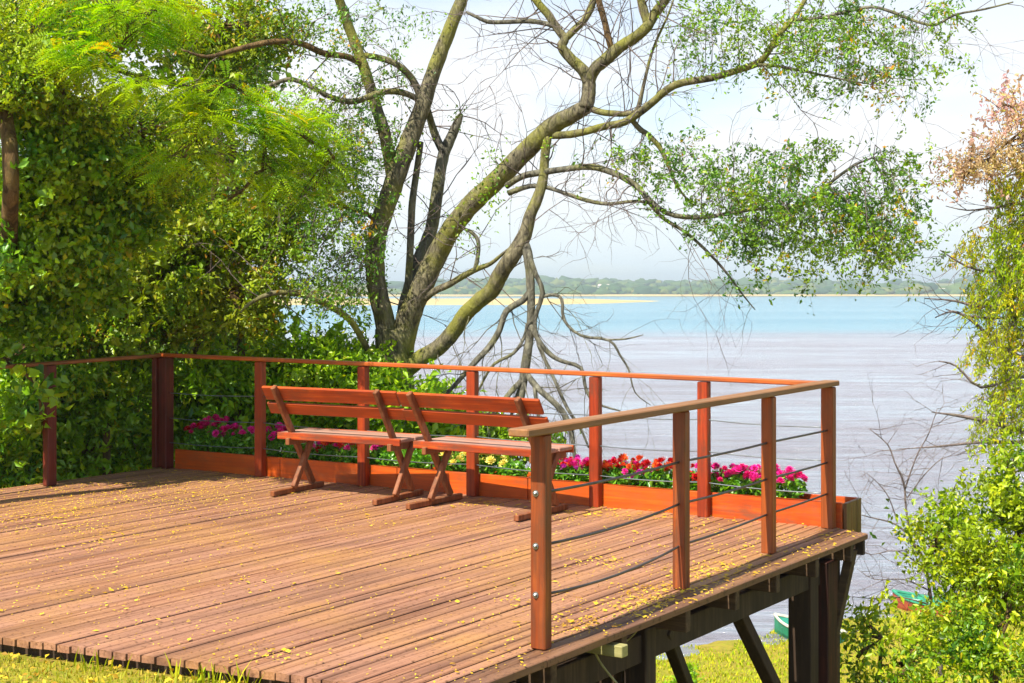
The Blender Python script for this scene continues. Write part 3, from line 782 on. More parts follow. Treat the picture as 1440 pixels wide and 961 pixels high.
# ================================================================= BENCHES
def make_bench(loc, rz, label):
    e = empty('wooden_bench', loc, rz, label=label, cat='bench', group='timber benches facing the river')
    X, Y = Vector((1, 0, 0)), Vector((0, 1, 0)); hl = .475; ov = .15
    Pt = lambda x, s_, z: Vector((x, s_, z))
    def part(name, mb, mt): return mb.build(name, M[mt], e, world_coords=False)
    # backrest leans along the uprights
    A = (0.0, .825); Bm = (.50, .04); ln = math.hypot(Bm[0] - A[0], A[1] - Bm[1]); dy, dz = (Bm[0]) / ln, (Bm[1] - A[1]) / ln
    ud = Vector((0, dy, dz)); un = Vector((0, -dz, dy))                  # along the upright, and its front side
    for (s0, s1) in ((.004, .130), (.158, .262)):
        c = Vector((0, 0, .825)) + ud * ((s0 + s1) / 2) + un * (.034 + .012)
        mb = MB(); mb.box(c, X, ud, un, hl + ov + (.0 if s0 < .1 else .012), (s1 - s0) / 2, .0125, .005); part('backrest_board', mb, 'bench')
    mb = MB()
    for k, (s0, s1) in enumerate(((.19, .375), (.387, .565))):
        mb.box((0, (s0 + s1) / 2, .462), X, Y, ZU, hl + ov - .05, (s1 - s0) / 2, .015, .006, r=.2 + .5 * k)
    part('seat', mb, 'bench_seat')
    mb = MB(); mb.box((0, .178, .452), X, Y, ZU, hl + ov - .05, .010, .027, .004); mb.box((0, .577, .452), X, Y, ZU, hl + ov - .05, .010, .027, .004); part('seat_edge', mb, 'bench')
    for sx in (-1, 1):
        x = sx * hl
        mb = MB(); mb.bar(Pt(x, -.005, .85), Pt(x, .505, .045), .036, .052, side=X, bev=.005); part('upright', mb, 'bench_leg')
        mb = MB(); mb.bar(Pt(x + .041, .45, .432), Pt(x + .041, .20, .046), .036, .052, side=X, bev=.005); part('leg', mb, 'bench_leg')
        mb = MB(); mb.bar(Pt(x + .02, .14, .412), Pt(x + .02, .585, .412), .036, .055, side=X, bev=.004); part('seat_support', mb, 'bench_leg')
        mb = MB(); mb.bar(Pt(x + .005, -.03, .023), Pt(x + .005, .63, .023), .042, .042, side=X, bev=.005); part('foot', mb, 'bench_leg')
    return e
b1 = make_bench((-1.43, 10.95, .003), R(-28.5), 'left bench of the pair, red brown slatted, standing before the leafy part of the planter')
b2o = b1.copy(); COL.objects.link(b2o); b2o.location = (-.355, 10.26, .003); b2o.rotation_euler = (0, 0, R(-34.0))
b2o['label'] = 'right bench of the pair, red brown slatted, its right end behind the nearest railing post'
for ch in list(b1.children):
    c = ch.copy(); COL.objects.link(c); c.parent = b2o

# ================================================================= BOATS
def boat(px, py, L, rz, hull, rim, inner, lab):
    t = NT(hull[0]); D = (CH - WZ) * FPX / (py - HY)
    p = P(px, py, D)
    e = empty('rowing_boat', (p.x, p.y, WZ - .06), rz, label=lab, cat='boat', group='small wooden boats on the shore')
    n = 15; V = []; F = []
    prof = []
    for i in range(n):
        u = i / (n - 1); wd = .62 * math.sin(math.pi * min(1, .10 + .9 * u) ** 1.0 * .93) ** .6 if u > .02 else .30
        wd = .42 * (1 - (max(0, u - .35) / .65) ** 2.4) if u > .35 else .42 - (.35 - u) * .5
        sheer = .32 + .15 * max(0, u - .4) ** 1.6 * 2.2 + .05 * (1 - u)
        keel = -.10 + .38 * max(0, u - .72) ** 2 * 8 * .3
        prof.append((u * L - L / 2, max(wd, .012), sheer, keel))
    def sec(x, w_, s_, k_, ins=0):
        w_ = max(w_ - ins, .005); k_ += ins
        return [(x, -w_, s_), (x, -w_ * .90, s_ * .45 + k_ * .3), (x, -w_ * .6, k_ + .03), (x, 0, k_), (x, w_ * .6, k_ + .03), (x, w_ * .90, s_ * .45 + k_ * .3), (x, w_, s_)]
    for ins, name, col in ((0, 'hull', hull), (.035, 'inner_hull', inner)):
        mb = MB(); V = []
        for q in prof: V += sec(*q, ins)
        F = [(i * 7 + j, i * 7 + j + 1, (i + 1) * 7 + j + 1, (i + 1) * 7 + j) for i in range(n - 1) for j in range(6)] + [tuple(range(7))]
        mb.add(V, F); mb.build(name, simple(col[0], col[1], .5), e, world_coords=False)
    mb = MB(); 
    for sg in (-1, 1): mb.tube([(q[0], sg * (q[1] - .01), q[2] + .01) for q in prof], [.035] * n, 6)
    mb.tube([(prof[0][0], -prof[0][1], prof[0][2] + .01), (prof[0][0], prof[0][1], prof[0][2] + .01)], [.035, .035], 6)
    mb.build('gunwale', simple(rim[0], rim[1], .5), e, world_coords=False)
    for u in (.28, .55, .78):
        q = prof[int(u * (n - 1))]; mb = MB(); mb.box((q[0], 0, q[2] - .10), (1, 0, 0), (0, 1, 0), ZU, .10, q[1] - .05, .012, .003); mb.build('thwart', simple('thwart_paint', (.35, .5, .42), .6), e, world_coords=False)
boat(1134, 900, 1.9, R(128), ('green_hull_paint', (.015, .22, .10)), ('cream_rim_paint', (.50, .48, .38)), ('teal_inner_paint', (.04, .30, .22)), 'green rowing boat with a cream rim at the water edge behind the deck columns')
boat(1302, 862, 1.8, R(136), ('red_hull_paint', (.36, .07, .03)), ('dark_green_rim_paint', (.03, .25, .14)), ('green_inner_paint', (.03, .26, .16)), 'rowing boat with a red orange hull and green inside, half hidden by the bright bush')

# ================================================================= TREES
def tube_branch(mb, pts, step=3, seg=9, wob=.05):
    """pts: (px, py, width px, D)"""
    vs = [P(x, y, D) for x, y, w_, D in pts]; rr = [w_ * (.93 if w_ > 9 else 1) / FPX * D / 2 for x, y, w_, D in pts]
    o, r = catmull(vs, rr, step)
    mb.tube(o, r, seg, wob=wob)
    return o, r
def wood_part(name, mb, mt, parent): return mb.build(name, M[mt], parent, smooth=True)

def main_tree():
    base = P(553, 560, 14.0)
    gz = float(ground_z(np.array(base.x), np.array(14.0)))
    e = empty('leaning_tree', (base.x, 14.0, gz), 0, label='big river tree with many leaning lichen covered limbs and sparse leaves, behind the benches', cat='tree')
    limbs = {}
    d = 14.0
    mb = MB()
    o, r = catmull([Vector((base.x - .05, 14.05, gz - .2)), Vector((base.x, 14, gz + .5)), P(556, 640, 14), P(557, 560, 14), P(554, 505, 14), P(552, 462, 14)], [.30, .24, .19, .182, .178, .172], 4)
    mb.tube(o, r, 14, wob=.04); wood_part('trunk', mb, 'bark', e)
    B = [
     # left limb
     ('bark', [(550, 500, 40, 14), (541, 450, 31, 14), (531, 410, 30, 14), (527, 365, 30, 14), (533, 320, 30, 14), (548, 275, 30, 14), (562, 235, 30, 14), (578, 192, 28, 14), (594, 150, 25, 14), (606, 112, 23, 14), (622, 68, 22, 14), (638, 28, 20, 14), (652, -8, 18, 14), (664, -50, 15, 14), (690, -120, 10, 14), (700, -190, 4, 14)]),
     ('bark', [(556, 262, 24, 14), (548, 222, 20, 14), (540, 185, 19, 13.9), (528, 148, 18, 13.9), (512, 96, 17, 13.8), (494, 48, 16, 13.8), (480, 8, 14, 13.7), (466, -30, 12, 13.6), (440, -90, 7, 13.5), (425, -140, 3, 13.4)]),
     ('bark_brown', [(512, 92, 12, 13.8), (488, 80, 10, 13.7), (455, 75, 9, 13.6), (425, 62, 9, 13.5), (395, 58, 8, 13.4), (360, 63, 8, 13.3), (325, 72, 7, 13.2), (290, 80, 5, 13.1), (255, 70, 2.5, 13)]),
     ('bark', [(592, 138, 12, 14), (580, 112, 11, 14), (560, 92, 10, 13.9), (535, 82, 9, 13.9), (512, 78, 8, 13.8)]),
     ('bark', [(588, 140, 10, 14), (565, 130, 10, 13.9), (535, 130, 9, 13.8), (500, 143, 9, 13.7), (468, 138, 8, 13.6), (440, 124, 7, 13.5), (412, 112, 7, 13.5), (385, 118, 6, 13.4), (350, 135, 3, 13.3)]),
     # broken stump limb
     ('bark_grey', [(562, 480, 26, 14.05), (568, 440, 22, 14.15), (578, 400, 21, 14.3), (592, 360, 21, 14.4), (606, 325, 20, 14.5), (613, 285, 19, 14.5), (618, 250, 18, 14.5), (624, 217, 18, 14.5), (636, 190, 16, 14.5), (645, 168, 12, 14.5), (649, 160, 5, 14.5)]),
     ('bark_grey', [(622, 212, 12, 14.5), (610, 185, 12, 14.5), (603, 160, 10, 14.4), (598, 140, 8, 14.2)]),
     ('bark_grey', [(572, 420, 11, 14.2), (576, 370, 11, 14.2), (578, 320, 11, 14.2), (580, 283, 11, 14.2), (586, 240, 10, 14.2), (592, 200, 8, 14.1)]),
     # great limb to the right
     ('bark', [(562, 492, 44, 14), (572, 455, 37, 13.95), (586, 420, 34, 13.9), (602, 385, 33, 13.85), (620, 348, 32, 13.8), (640, 315, 31, 13.7), (664, 286, 30, 13.6), (692, 260, 30, 13.5), (720, 232, 30, 13.4), (748, 204, 29, 13.3), (776, 178, 27, 13.2), (802, 163, 25, 13.1), (826, 150, 22, 13)]),
     ('bark', [(824, 152, 23, 13), (828, 130, 22, 13), (827, 112, 21, 13), (818, 97, 18, 13), (802, 82, 16, 13), (790, 66, 15, 13), (794, 55, 14, 13), (786, 44, 12, 13), (770, 20, 12, 13), (750, -5, 11, 13), (730, -50, 8, 13), (715, -100, 4, 13)]),
     ('bark', [(792, 58, 11, 13), (808, 42, 11, 13), (822, 28, 11, 13), (832, 8, 11, 13), (840, -20, 9, 13), (850, -80, 4, 13)]),
     ('bark_grey', [(790, 42, 8, 13), (770, 34, 7, 13), (745, 30, 7, 13), (715, 31, 6.5, 13.05), (687, 31, 6, 13.1), (670, 24, 5, 13.1), (655, 17, 3.5, 13.1)]),
     ('bark', [(827, 118, 20, 13), (836, 98, 19, 12.95), (852, 84, 19, 12.9), (872, 66, 18, 12.85), (890, 55, 17, 12.8), (908, 40, 17, 12.7), (922, 18, 16, 12.7), (938, -4, 14, 12.6), (965, -50, 10, 12.5), (1000, -110, 5, 12.4)]),
     ('bark_brown', [(862, 74, 10, 12.9), (856, 55, 10, 12.9), (850, 30, 9.5, 12.9), (842, 2, 9, 12.9), (830, -45, 6, 12.9), (822, -90, 3, 12.9)]),
     ('bark', [(910, 34, 13, 12.7), (906, 15, 13, 12.7), (898, -10, 12, 12.7), (880, -60, 6, 12.7)]),
     ('bark', [(828, 152, 10, 13), (845, 158, 10, 12.95), (865, 160, 9, 12.9), (885, 160, 8, 12.85), (897, 153, 7, 12.8), (905, 120, 5, 12.8), (918, 70, 4, 12.8), (940, 20, 3, 12.8), (950, -10, 2, 12.8)]),
     ('bark', [(778, 190, 13, 13.2), (795, 190, 12, 13.1), (820, 186, 12, 13), (850, 178, 12, 12.9), (878, 172, 12, 12.8), (900, 158, 12, 12.7), (920, 142, 12, 12.6), (940, 125, 12, 12.5), (962, 116, 12, 12.4), (1000, 110, 11, 12.3), (1040, 98, 11, 12.2), (1068, 88, 10, 12.1), (1082, 70, 9, 12), (1096, 48, 8, 12), (1116, 26, 7, 12), (1132, 0, 6, 12), (1160, -50, 3, 12)]),
     ('bark_grey', [(1060, 92, 6, 12.1), (1083, 92, 4.5, 12), (1125, 99, 4, 11.9), (1175, 110, 3, 11.8), (1225, 119, 1.5, 11.7)]),
     ('bark_grey', [(1116, 28, 5, 12), (1150, 26, 5, 11.9), (1193, 16, 5, 11.8), (1228, 10, 4.5, 11.7), (1262, 20, 4.5, 11.6), (1290, 31, 4, 11.5), (1316, 35, 4, 11.4), (1343, 21, 3.5, 11.3), (1385, 13, 3, 11.2), (1425, 3, 2, 11.1)]),
     ('bark', [(888, 168, 8, 12.8), (900, 182, 8, 12.8), (912, 190, 8, 12.8), (928, 208, 7, 12.8), (940, 232, 6, 12.8), (952, 262, 4, 12.8), (975, 290, 2, 12.8)]),
     ('bark_grey', [(712, 262, 10, 13.4), (735, 248, 10, 13.3), (760, 243, 10, 13.2), (795, 238, 9, 13.1), (830, 235, 9, 13), (862, 243, 9, 12.9), (893, 260, 9, 12.8), (912, 280, 8, 12.7), (938, 300, 7, 12.6), (975, 306, 7, 12.5), (1012, 303, 6, 12.4), (1060, 294, 6, 12.3), (1108, 293, 5.5, 12.2), (1142, 280, 5, 12.1), (1173, 253, 4.5, 12), (1203, 232, 3.5, 11.9), (1228, 222, 2, 11.9)]),
     ('bark_grey', [(715, 272, 8, 13.4), (745, 262, 7, 13.3), (770, 264, 6.5, 13.2), (797, 273, 6, 13.1), (825, 282, 6, 13), (855, 287, 5.5, 12.9), (897, 283, 4.5, 12.8), (925, 290, 3, 12.8)]),
     ('bark_grey', [(905, 275, 6, 12.8), (930, 305, 5.5, 12.8), (960, 324, 5, 12.8), (982, 342, 4.5, 12.8), (1008, 368, 4, 12.8), (1028, 392, 3.5, 12.8), (1044, 414, 2.5, 12.8), (1062, 436, 1.2, 12.8)]),
     # low limb and the hanging dead wood
     ('bark', [(572, 520, 26, 14), (590, 505, 26, 13.9), (615, 490, 25, 13.8), (637, 468, 24, 13.7), (652, 445, 24, 13.6), (672, 425, 24, 13.5), (692, 408, 25, 13.4), (704, 385, 25, 13.3), (722, 358, 24, 13.2), (738, 330, 22, 13.2), (746, 302, 18, 13.2), (757, 276, 17, 13.2), (764, 250, 15, 13.2), (766, 222, 14, 13.2), (770, 192, 13, 13.2)]),
     ('bark_grey', [(736, 340, 16, 13.2), (743, 362, 15, 13.15), (746, 400, 13, 13.1), (747, 440, 12, 13.1), (744, 480, 13, 13.1), (738, 520, 14, 13.1), (733, 560, 10, 13.1), (728, 600, 7, 13.1), (735, 640, 4, 13.1)]),
     ('bark_grey', [(743, 355, 8, 13.1), (753, 385, 7, 13), (763, 412, 7, 13), (752, 452, 6, 13), (760, 490, 5.5, 13), (780, 535, 5, 12.95), (798, 575, 5, 12.9), (815, 600, 4, 12.9), (828, 630, 2.5, 12.9)]),
     ('bark_grey', [(762, 418, 5, 13), (776, 415, 5, 13), (790, 421, 5, 12.95), (793, 450, 4.5, 12.9), (817, 472, 4.5, 12.85), (857, 479, 4.5, 12.8), (872, 500, 3.5, 12.8), (884, 520, 3, 12.8), (893, 552, 2, 12.8), (915, 570, 1, 12.8)]),
     ('bark_grey', [(855, 478, 3, 12.8), (880, 477, 2.5, 12.75), (905, 471, 1.2, 12.7)]),
     ('bark_grey', [(745, 455, 8, 13.1), (757, 478, 7, 13), (772, 497, 7, 13), (790, 508, 6, 12.95), (817, 518, 5.5, 12.9), (824, 548, 4.5, 12.9), (838, 567, 4, 12.9), (872, 578, 2, 12.85)]),
     ('bark_grey', [(745, 410, 10, 13.1), (735, 423, 10, 13.1), (712, 438, 9, 13.05), (702, 465, 9, 13), (688, 488, 9, 13), (670, 507, 8.5, 12.95), (650, 530, 7, 12.9), (630, 552, 5, 12.9), (612, 572, 2.5, 12.9)]),
     ('bark_grey', [(742, 455, 6, 13.1), (737, 475, 5, 13.1), (722, 497, 5, 13.05), (695, 512, 4.5, 13), (680, 535, 3.5, 13), (668, 560, 2, 13)]),
     ('bark_grey', [(735, 535, 10, 13.1), (718, 552, 8, 13.05), (700, 575, 7, 13), (680, 600, 4, 13)]),
     ('bark_grey', [(740, 525, 10, 13.1), (755, 545, 10, 13), (772, 560, 9.5, 12.95), (790, 578, 9, 12.9), (803, 605, 8, 12.9), (808, 640, 6, 12.9), (818, 670, 3, 12.9)]),
     ('bark_grey', [(738, 535, 8, 13.1), (724, 565, 6, 13.1), (716, 600, 4, 13.1), (705, 640, 2, 13.1)]),
     ('bark_grey', [(752, 545, 6, 13), (757, 585, 5, 13), (765, 620, 3, 13), (758, 650, 2, 13)]),
     ('bark', [(597, 420, 12, 13.85), (612, 409, 11, 13.8), (632, 400, 10, 13.75), (652, 388, 9, 13.7), (672, 378, 8, 13.65), (690, 371, 6, 13.6), (706, 358, 4.5, 13.5), (722, 345, 3, 13.4)]),
     ('bark_grey', [(668, 380, 7, 13.65), (672, 360, 6, 13.65), (672, 338, 6, 13.65), (660, 325, 5, 13.65), (640, 318, 3, 13.65)]),
     ('bark', [(522, 500, 9, 13.8), (508, 475, 10, 13.6), (490, 448, 10, 13.5), (462, 430, 10, 13.4), (435, 418, 9, 13.3), (405, 411, 8, 13.2), (375, 415, 7, 13.1), (350, 428, 5, 13.0), (338, 440, 3, 12.9)]),
     ('bark_brown', [(540, 325, 8, 14), (515, 300, 7, 13.9), (480, 290, 6, 13.8), (455, 262, 5, 13.7), (430, 240, 3, 13.6)]),
    ]
    limbs = []
    for mt, pts in B:
        mb = MB(); mx_ = max(q[2] for q in pts)
        o, r = tube_branch(mb, pts, 4 if mx_ > 14 else 3, 12 if mx_ > 18 else 8 if mx_ > 8 else 6, .05)
        wood_part('limb', mb, mt, e); limbs.append((mt, o, r))
    # bare twigs sprouting all along
    mb = MB(); mbd = MB()
    ends = []
    for mt, o, r in limbs:
        for i in range(2, len(o) - 1):
            zr = r[i]
            pr = .40 if zr < .03 else .28 if zr < .06 else .12
            if o[i].z < 1.2: pr *= .75
            if o[i].x < -1.4 : pr *= .6
            if rs.rand() < pr:
                t = (o[min(i + 1, len(o) - 1)] - o[i - 1]).normalized(); a = Vector(rs.normal(size=3)); a.y *= .6
                dr = (a - t * a.dot(t) * .6).normalized() + t * .5
                low = o[i].z < 1.6 and o[i].x > -.9
                dr.z += -.5 if low else .15
                rec = []
                bare_twigs(mb if not low else mbd, o[i], dr, rs.uniform(.45, 1.1) * (1 if not low else .7), min(.008, max(.0028, zr * .28)), down=.10 if low else .03, rec=rec)
                if not low: ends += rec
    wood_part('twigs', mb, 'twig', e); wood_part('twigs', mbd, 'bark_grey', e)
    # leafy sprays: (px, py, D, rx px, ry px, sprays, leaves per spray)
    nodes = [(p, rr) for mt, o, r in limbs for p, rr in zip(o, r) if p.z > 1.9]
    NV = np.array([tuple(p) for p, _ in nodes])
    regions = [(1150, 50, 11.9, 150, 62, 120, 26), (1255, 70, 11.6, 85, 55, 34, 20), (1060, 30, 12.2, 110, 45, 60, 22), (985, 60, 12.5, 60, 60, 22, 14), (1185, 95, 11.9, 110, 32, 40, 22), (1330, 35, 11.3, 45, 22, 5, 12),
               (1010, 262, 12.4, 110, 45, 64, 28), (1075, 282, 12.3, 75, 62, 90, 34), (1210, 285, 12, 78, 72, 110, 34), (1130, 310, 12.2, 70, 40, 46, 30), (1240, 330, 12, 50, 42, 36, 26), (1260, 230, 11.9, 35, 30, 10, 18),
               (1060, 350, 12.5, 70, 42, 34, 22), (1205, 350, 12.1, 80, 30, 30, 20), (920, 215, 12.9, 80, 28, 24, 18), (1010, 225, 12.7, 60, 25, 16, 16), (880, 240, 12.9, 30, 22, 8, 18),
               (445, 35, 13.4, 90, 45, 36, 20), (560, 40, 13.8, 60, 45, 14, 12), (470, 190, 13.6, 60, 60, 50, 30), (490, 280, 13.7, 50, 70, 60, 32), (430, 330, 13.4, 70, 50, 60, 30), (495, 360, 13.8, 30, 60, 26, 26),
               (540, 130, 14.1, 50, 60, 16, 16), (400, 180, 13.4, 60, 50, 34, 24), (520, 200, 13.8, 40, 60, 22, 22), (430, 400, 13.4, 60, 28, 24, 24), (480, 420, 13.4, 40, 24, 20, 24)]
    P3 = []; mb = MB(); allL = []; allR = []
    for (x, y, D, rx, ry, n, per) in regions:
        c = P(x, y, D); a = rx / FPX * D; b = ry / FPX * D
        n = int(n * (.80 if x > 800 else 1.5 if x < 480 else .9)); K = np.array(c)[None] + np.clip(rs.normal(size=(n, 3)), -2, 2) * np.array([a, .55, b])[None] * .62; K[:, 2] = K[:, 2] * .75 + .25 * (c.z + np.round((K[:, 2] - c.z) / .17) * .17)
        for q in K:
            dd = np.linalg.norm(NV - q, axis=1) + np.maximum(0, NV[:, 0] - q[0]) * (.5 if q[0] > 0 else 0); j = int(np.argmin(dd)); s_ = Vector(NV[j]); q = Vector(q)
            L_ = (q - s_).length
            pts = twig_curve(s_, q, .10, 5, .10)
            if rs.rand() < .42: mb.tube(pts, [max(.0014, .0018 + .004 * L_ * (1 - k / 5)) for k in range(6)], 4, cap=False)
            # the spray: three or four short twiglets with leaves set along them
            nt = 3 + int(rs.rand() * 2); hue = rs.beta(1.1, 1.2)
            for u in range(nt):
                dr = Vector(rs.normal(size=3)); dr.z -= .15; dr.normalize(); ll = rs.uniform(.12, .26); e2 = q + dr * ll; e2.z -= .03
                mb.tube([q, q.lerp(e2, .5) + Vector((0, 0, .015)), e2], [.0015, .0013, .0009], 3, cap=False)
                m_ = max(2, int(per * 1.45) // nt); tt = rs.uniform(.1, 1.05, m_)[:, None]
                pp = np.array(q)[None] * (1 - tt) + np.array(e2)[None] * tt + rs.normal(size=(m_, 3)) * .020
                allL.append(pp); allR.append(np.clip(hue + rs.normal(size=m_) * .14, 0, 1 if hue > .35 else .9))
    wood_part('leafy_twigs', mb, 'twig', e)
    # ivy on the great limb
    for (x, y, D, n, s_) in ((690, 215, 13.3, 26, .12), (700, 240, 13.3, 34, .14), (688, 262, 13.4, 60, .13), (690, 285, 13.4, 60, .12), (640, 165, 14.3, 30, .09), (645, 320, 13.6, 40, .10), (662, 340, 13.6, 40, .10),
                           (560, 540, 13.8, 60, .2), (600, 300, 13.8, 14, .1), (545, 330, 13.8, 30, .2), (530, 290, 13.8, 40, .2), (585, 220, 13.8, 20, .12), (505, 300, 13.7, 30, .2), (770, 210, 13.1, 12, .06)):
        c = np.array(P(x, y, D)); allL.append(c + rs.normal(size=(n, 3)) * s_ * np.array([.7, .5, 1.0])); allR.append(rs.uniform(.4, .95, n))
    C = np.concatenate(allL); rr = np.concatenate(allR)
    v, f, r = leaves(C, .040, rr, up=.3, droop=.25, width=.46)
    link('crown', npmesh('river_tree_crown', v, f, M['leaf_main'], r), e)
    return e
main_tree()

def leafy(name, label, trunkpts, blobs, mat, leaf, per=26, sig=.11, kind='leaf', branch='bark_brown', up=.45, width=.5, cat='tree', group=None, droop=.35, twig_r=.006, clen=.30, pairs=11, shoots=.55):
    """trunkpts: (px,py,wpx,D) bottom to top ; blobs: (px,py,D,rx,rz px,depth radius m, n clumps)"""
    p0 = P(*[trunkpts[0][i] for i in (0, 1, 3)]); gz = float(ground_z(np.array(p0.x), np.array(p0.y)))
    e = empty(name, (p0.x, p0.y, gz), 0, label=label, cat=cat, group=group)
    mb = MB(); vs = [Vector((p0.x, p0.y, gz - .15))] + [P(x, y, D) for x, y, w_, D in trunkpts]; rr = [trunkpts[0][2] / FPX * trunkpts[0][3] / 2 * 1.15] + [w_ / FPX * D / 2 for x, y, w_, D in trunkpts]
    o, r = catmull(vs, rr, 4); mb.tube(o, r, 9, wob=.05); wood_part('trunk', mb, branch, e)
    NV = [np.array(q) for q in o[2:]]
    mb = MB(); parts = []
    for (x, y, D, rx, rz, ry, n) in blobs:
        c = P(x, y, D); rad = (rx / FPX * D, ry, rz / FPX * D)
        # a limb to the blob's middle
        j = int(np.argmin([np.linalg.norm(q - np.array(c)) for q in NV])); s_ = Vector(NV[j])
        pts = twig_curve(s_, c, .05, 5, .08); L_ = (c - s_).length
        mb.tube(pts, [.012 + .010 * L_ * (1 - k / 5) for k in range(6)], 6, cap=False); NV += [np.array(q) for q in pts[1:]]
        K, Lf, rr_ = clumped((c, rad, n), per, sig)
        for q in K[::2]:
            q0_ = pts[rs.randint(2, 6)]; mb.tube(twig_curve(q0_, q, .05, 3, .1), [twig_r, twig_r * .8, twig_r * .6, twig_r * .4], 4, cap=False)
        if kind == 'leaf': parts.append(leaves(Lf, leaf, rr_, up, droop, width))
        else:
            dirs = np.repeat(unit(K - np.array(c)[None] + np.array([0, 0, .1])), per, 0)
            parts.append(fronds(Lf, clen, rr_, pairs, dirs, .35))
    if kind == 'leaf' and shoots:
        for (x, y, D, rx, rz, ry, n) in blobs:
            c = np.array(P(x, y, D)); rad = np.array((rx / FPX * D, ry, rz / FPX * D))
            for q in range(max(2, int(n * shoots))):
                d_ = unit(rs.normal(size=(1, 3)))[0]; d_[1] -= .5 * abs(d_[1]); st = Vector(c + d_ * rad * rs.uniform(.6, .95)); L_ = rs.uniform(.12, .34)
                dr = Vector(d_ * .8 + rs.normal(size=3) * .4 + np.array([0, 0, .45])).normalized(); en_ = st + dr * L_; en_.z -= L_ * .15
                mb.tube([st - dr * .08, st.lerp(en_, .5) + Vector((0, 0, L_ * .06)), en_], [.003, .0022, .0012], 4, cap=False)
                m_ = int(L_ * 60); tt = np.linspace(.05, 1.05, m_)[:, None]; pp = np.array(st)[None] * (1 - tt) + np.array(en_)[None] * tt + rs.normal(size=(m_, 3)) * leaf * .30
                parts.append(leaves(pp, leaf * rs.uniform(.8, 1.5), np.clip(rs.uniform(.30, .80) + rs.normal(size=m_) * .08, 0, 1), .35, .2, width))
    wood_part('branches', mb, branch, e)
    v, f, r = merge(parts)
    link('crown', npmesh(name + '_crown', v, f, M[mat], r), e)
    return e

# dense dark trees further back on the left (seen through the gaps)
leafy('bank_tree', 'dark dense tree at the back, behind the left railing', [(120, 640, 30, 17), (130, 400, 24, 17), (140, 150, 16, 17)],
      [(20, 120, 17.5, 130, 150, 1.2, 60), (120, 330, 17, 160, 140, 1.2, 90), (20, 480, 16.5, 140, 150, 1.0, 80), (200, 500, 16.5, 130, 120, 1.0, 80), (230, 300, 17.5, 110, 130, 1, 60), (60, 620, 16, 150, 80, 1, 60), (200, 610, 16, 120, 80, 1, 50)],
      'leaf_dark', .13, 60, .34, branch='bark_brown')
leafy('bank_tree', 'dark dense tree at the back, left of the leaning river tree', [(330, 640, 22, 16), (325, 400, 18, 16), (300, 120, 12, 16)],
      [(270, 370, 16, 70, 70, .8, 34), (290, 480, 15.5, 100, 50, .8, 60), (250, 60, 16.5, 120, 70, 1, 44), (300, 190, 16.5, 90, 90, .8, 40), (350, 560, 15, 150, 70, .7, 70), (100, 30, 16.5, 130, 60, 1, 44)],
      'leaf_dark', .11, 50, .26, branch='bark_brown')
leafy('bank_tree', 'dark dense tree on the bank beyond the left end of the railing', [(-260, 640, 24, 15), (-260, 400, 20, 15), (-250, 150, 14, 15)],
      [(-220, 200, 15, 140, 120, 1, 60), (-280, 400, 14.6, 160, 120, 1, 80), (-180, 520, 14.6, 120, 90, .8, 60), (-330, 600, 14.2, 160, 80, .9, 60), (-160, 640, 14, 100, 60, .6, 40)], 'leaf_dark', .13, 50, .30, branch='bark_brown')
# upper dark, small leaved tree
leafy('small_leaved_tree', 'small leaved tree with dark sparse leaves at the top, left of the leaning river tree', [(345, 620, 16, 14.5), (338, 450, 14, 14.5), (325, 200, 12, 14.5), (290, 60, 9, 14.4)],
      [(270, 50, 14, 90, 62, .5, 90), (350, 35, 13.8, 70, 48, .4, 50), (320, 100, 14, 70, 40, .4, 42), (215, 20, 14, 60, 40, .4, 40), (250, 140, 14, 60, 50, .4, 44)],
      'leaf_olive', .06, 26, .13)
# olive mid tree
leafy('olive_tree', 'olive green tree with small yellowing leaves behind the left corner of the railing', [(262, 640, 14, 13.9), (285, 440, 12, 13.8), (300, 330, 10, 13.7), (300, 250, 6, 13.6)],
      [(280, 330, 13.6, 80, 70, .5, 130), (330, 420, 13.6, 70, 50, .4, 90), (220, 390, 13.5, 70, 70, .5, 110), (250, 460, 13.4, 90, 40, .4, 100), (350, 300, 13.8, 70, 60, .4, 90), (170, 330, 13.4, 60, 70, .4, 80), (390, 350, 13.7, 50, 50, .3, 50), (150, 440, 13.2, 60, 60, .4, 80), (410, 250, 13.6, 60, 50, .4, 70)],
      'leaf_olive', .062, 26, .12)
# big broad leaved tree with climbers on the left
leafy('broad_leaved_tree', 'broad leaved tree hung with climbers at the left edge of the photo', [(-50, 720, 30, 12.6), (-30, 560, 27, 12.4), (4, 420, 25, 11.9), (14, 310, 23, 10.9), (13, 200, 22, 10.7), (-10, 60, 16, 11.2)],
      [(30, 250, 11.2, 60, 60, .35, 80), (110, 250, 11.6, 70, 50, .4, 90), (60, 330, 11.6, 80, 50, .4, 100), (160, 260, 11.9, 50, 60, .4, 70), (100, 400, 12.2, 80, 50, .4, 90), (30, 420, 12.0, 60, 60, .4, 90), (60, 490, 13.2, 80, 50, .4, 90), (10, 560, 13.2, 50, 50, .3, 60), (170, 320, 12, 50, 40, .3, 60), (-40, 380, 11.6, 50, 120, .4, 70), (40, 180, 11.2, 60, 40, .3, 60), (20, 370, 11.2, 50, 36, .3, 60), (160, 470, 13.4, 70, 40, .3, 60)],
      'leaf_broad', .060, 42, .13, up=.3, width=.6)
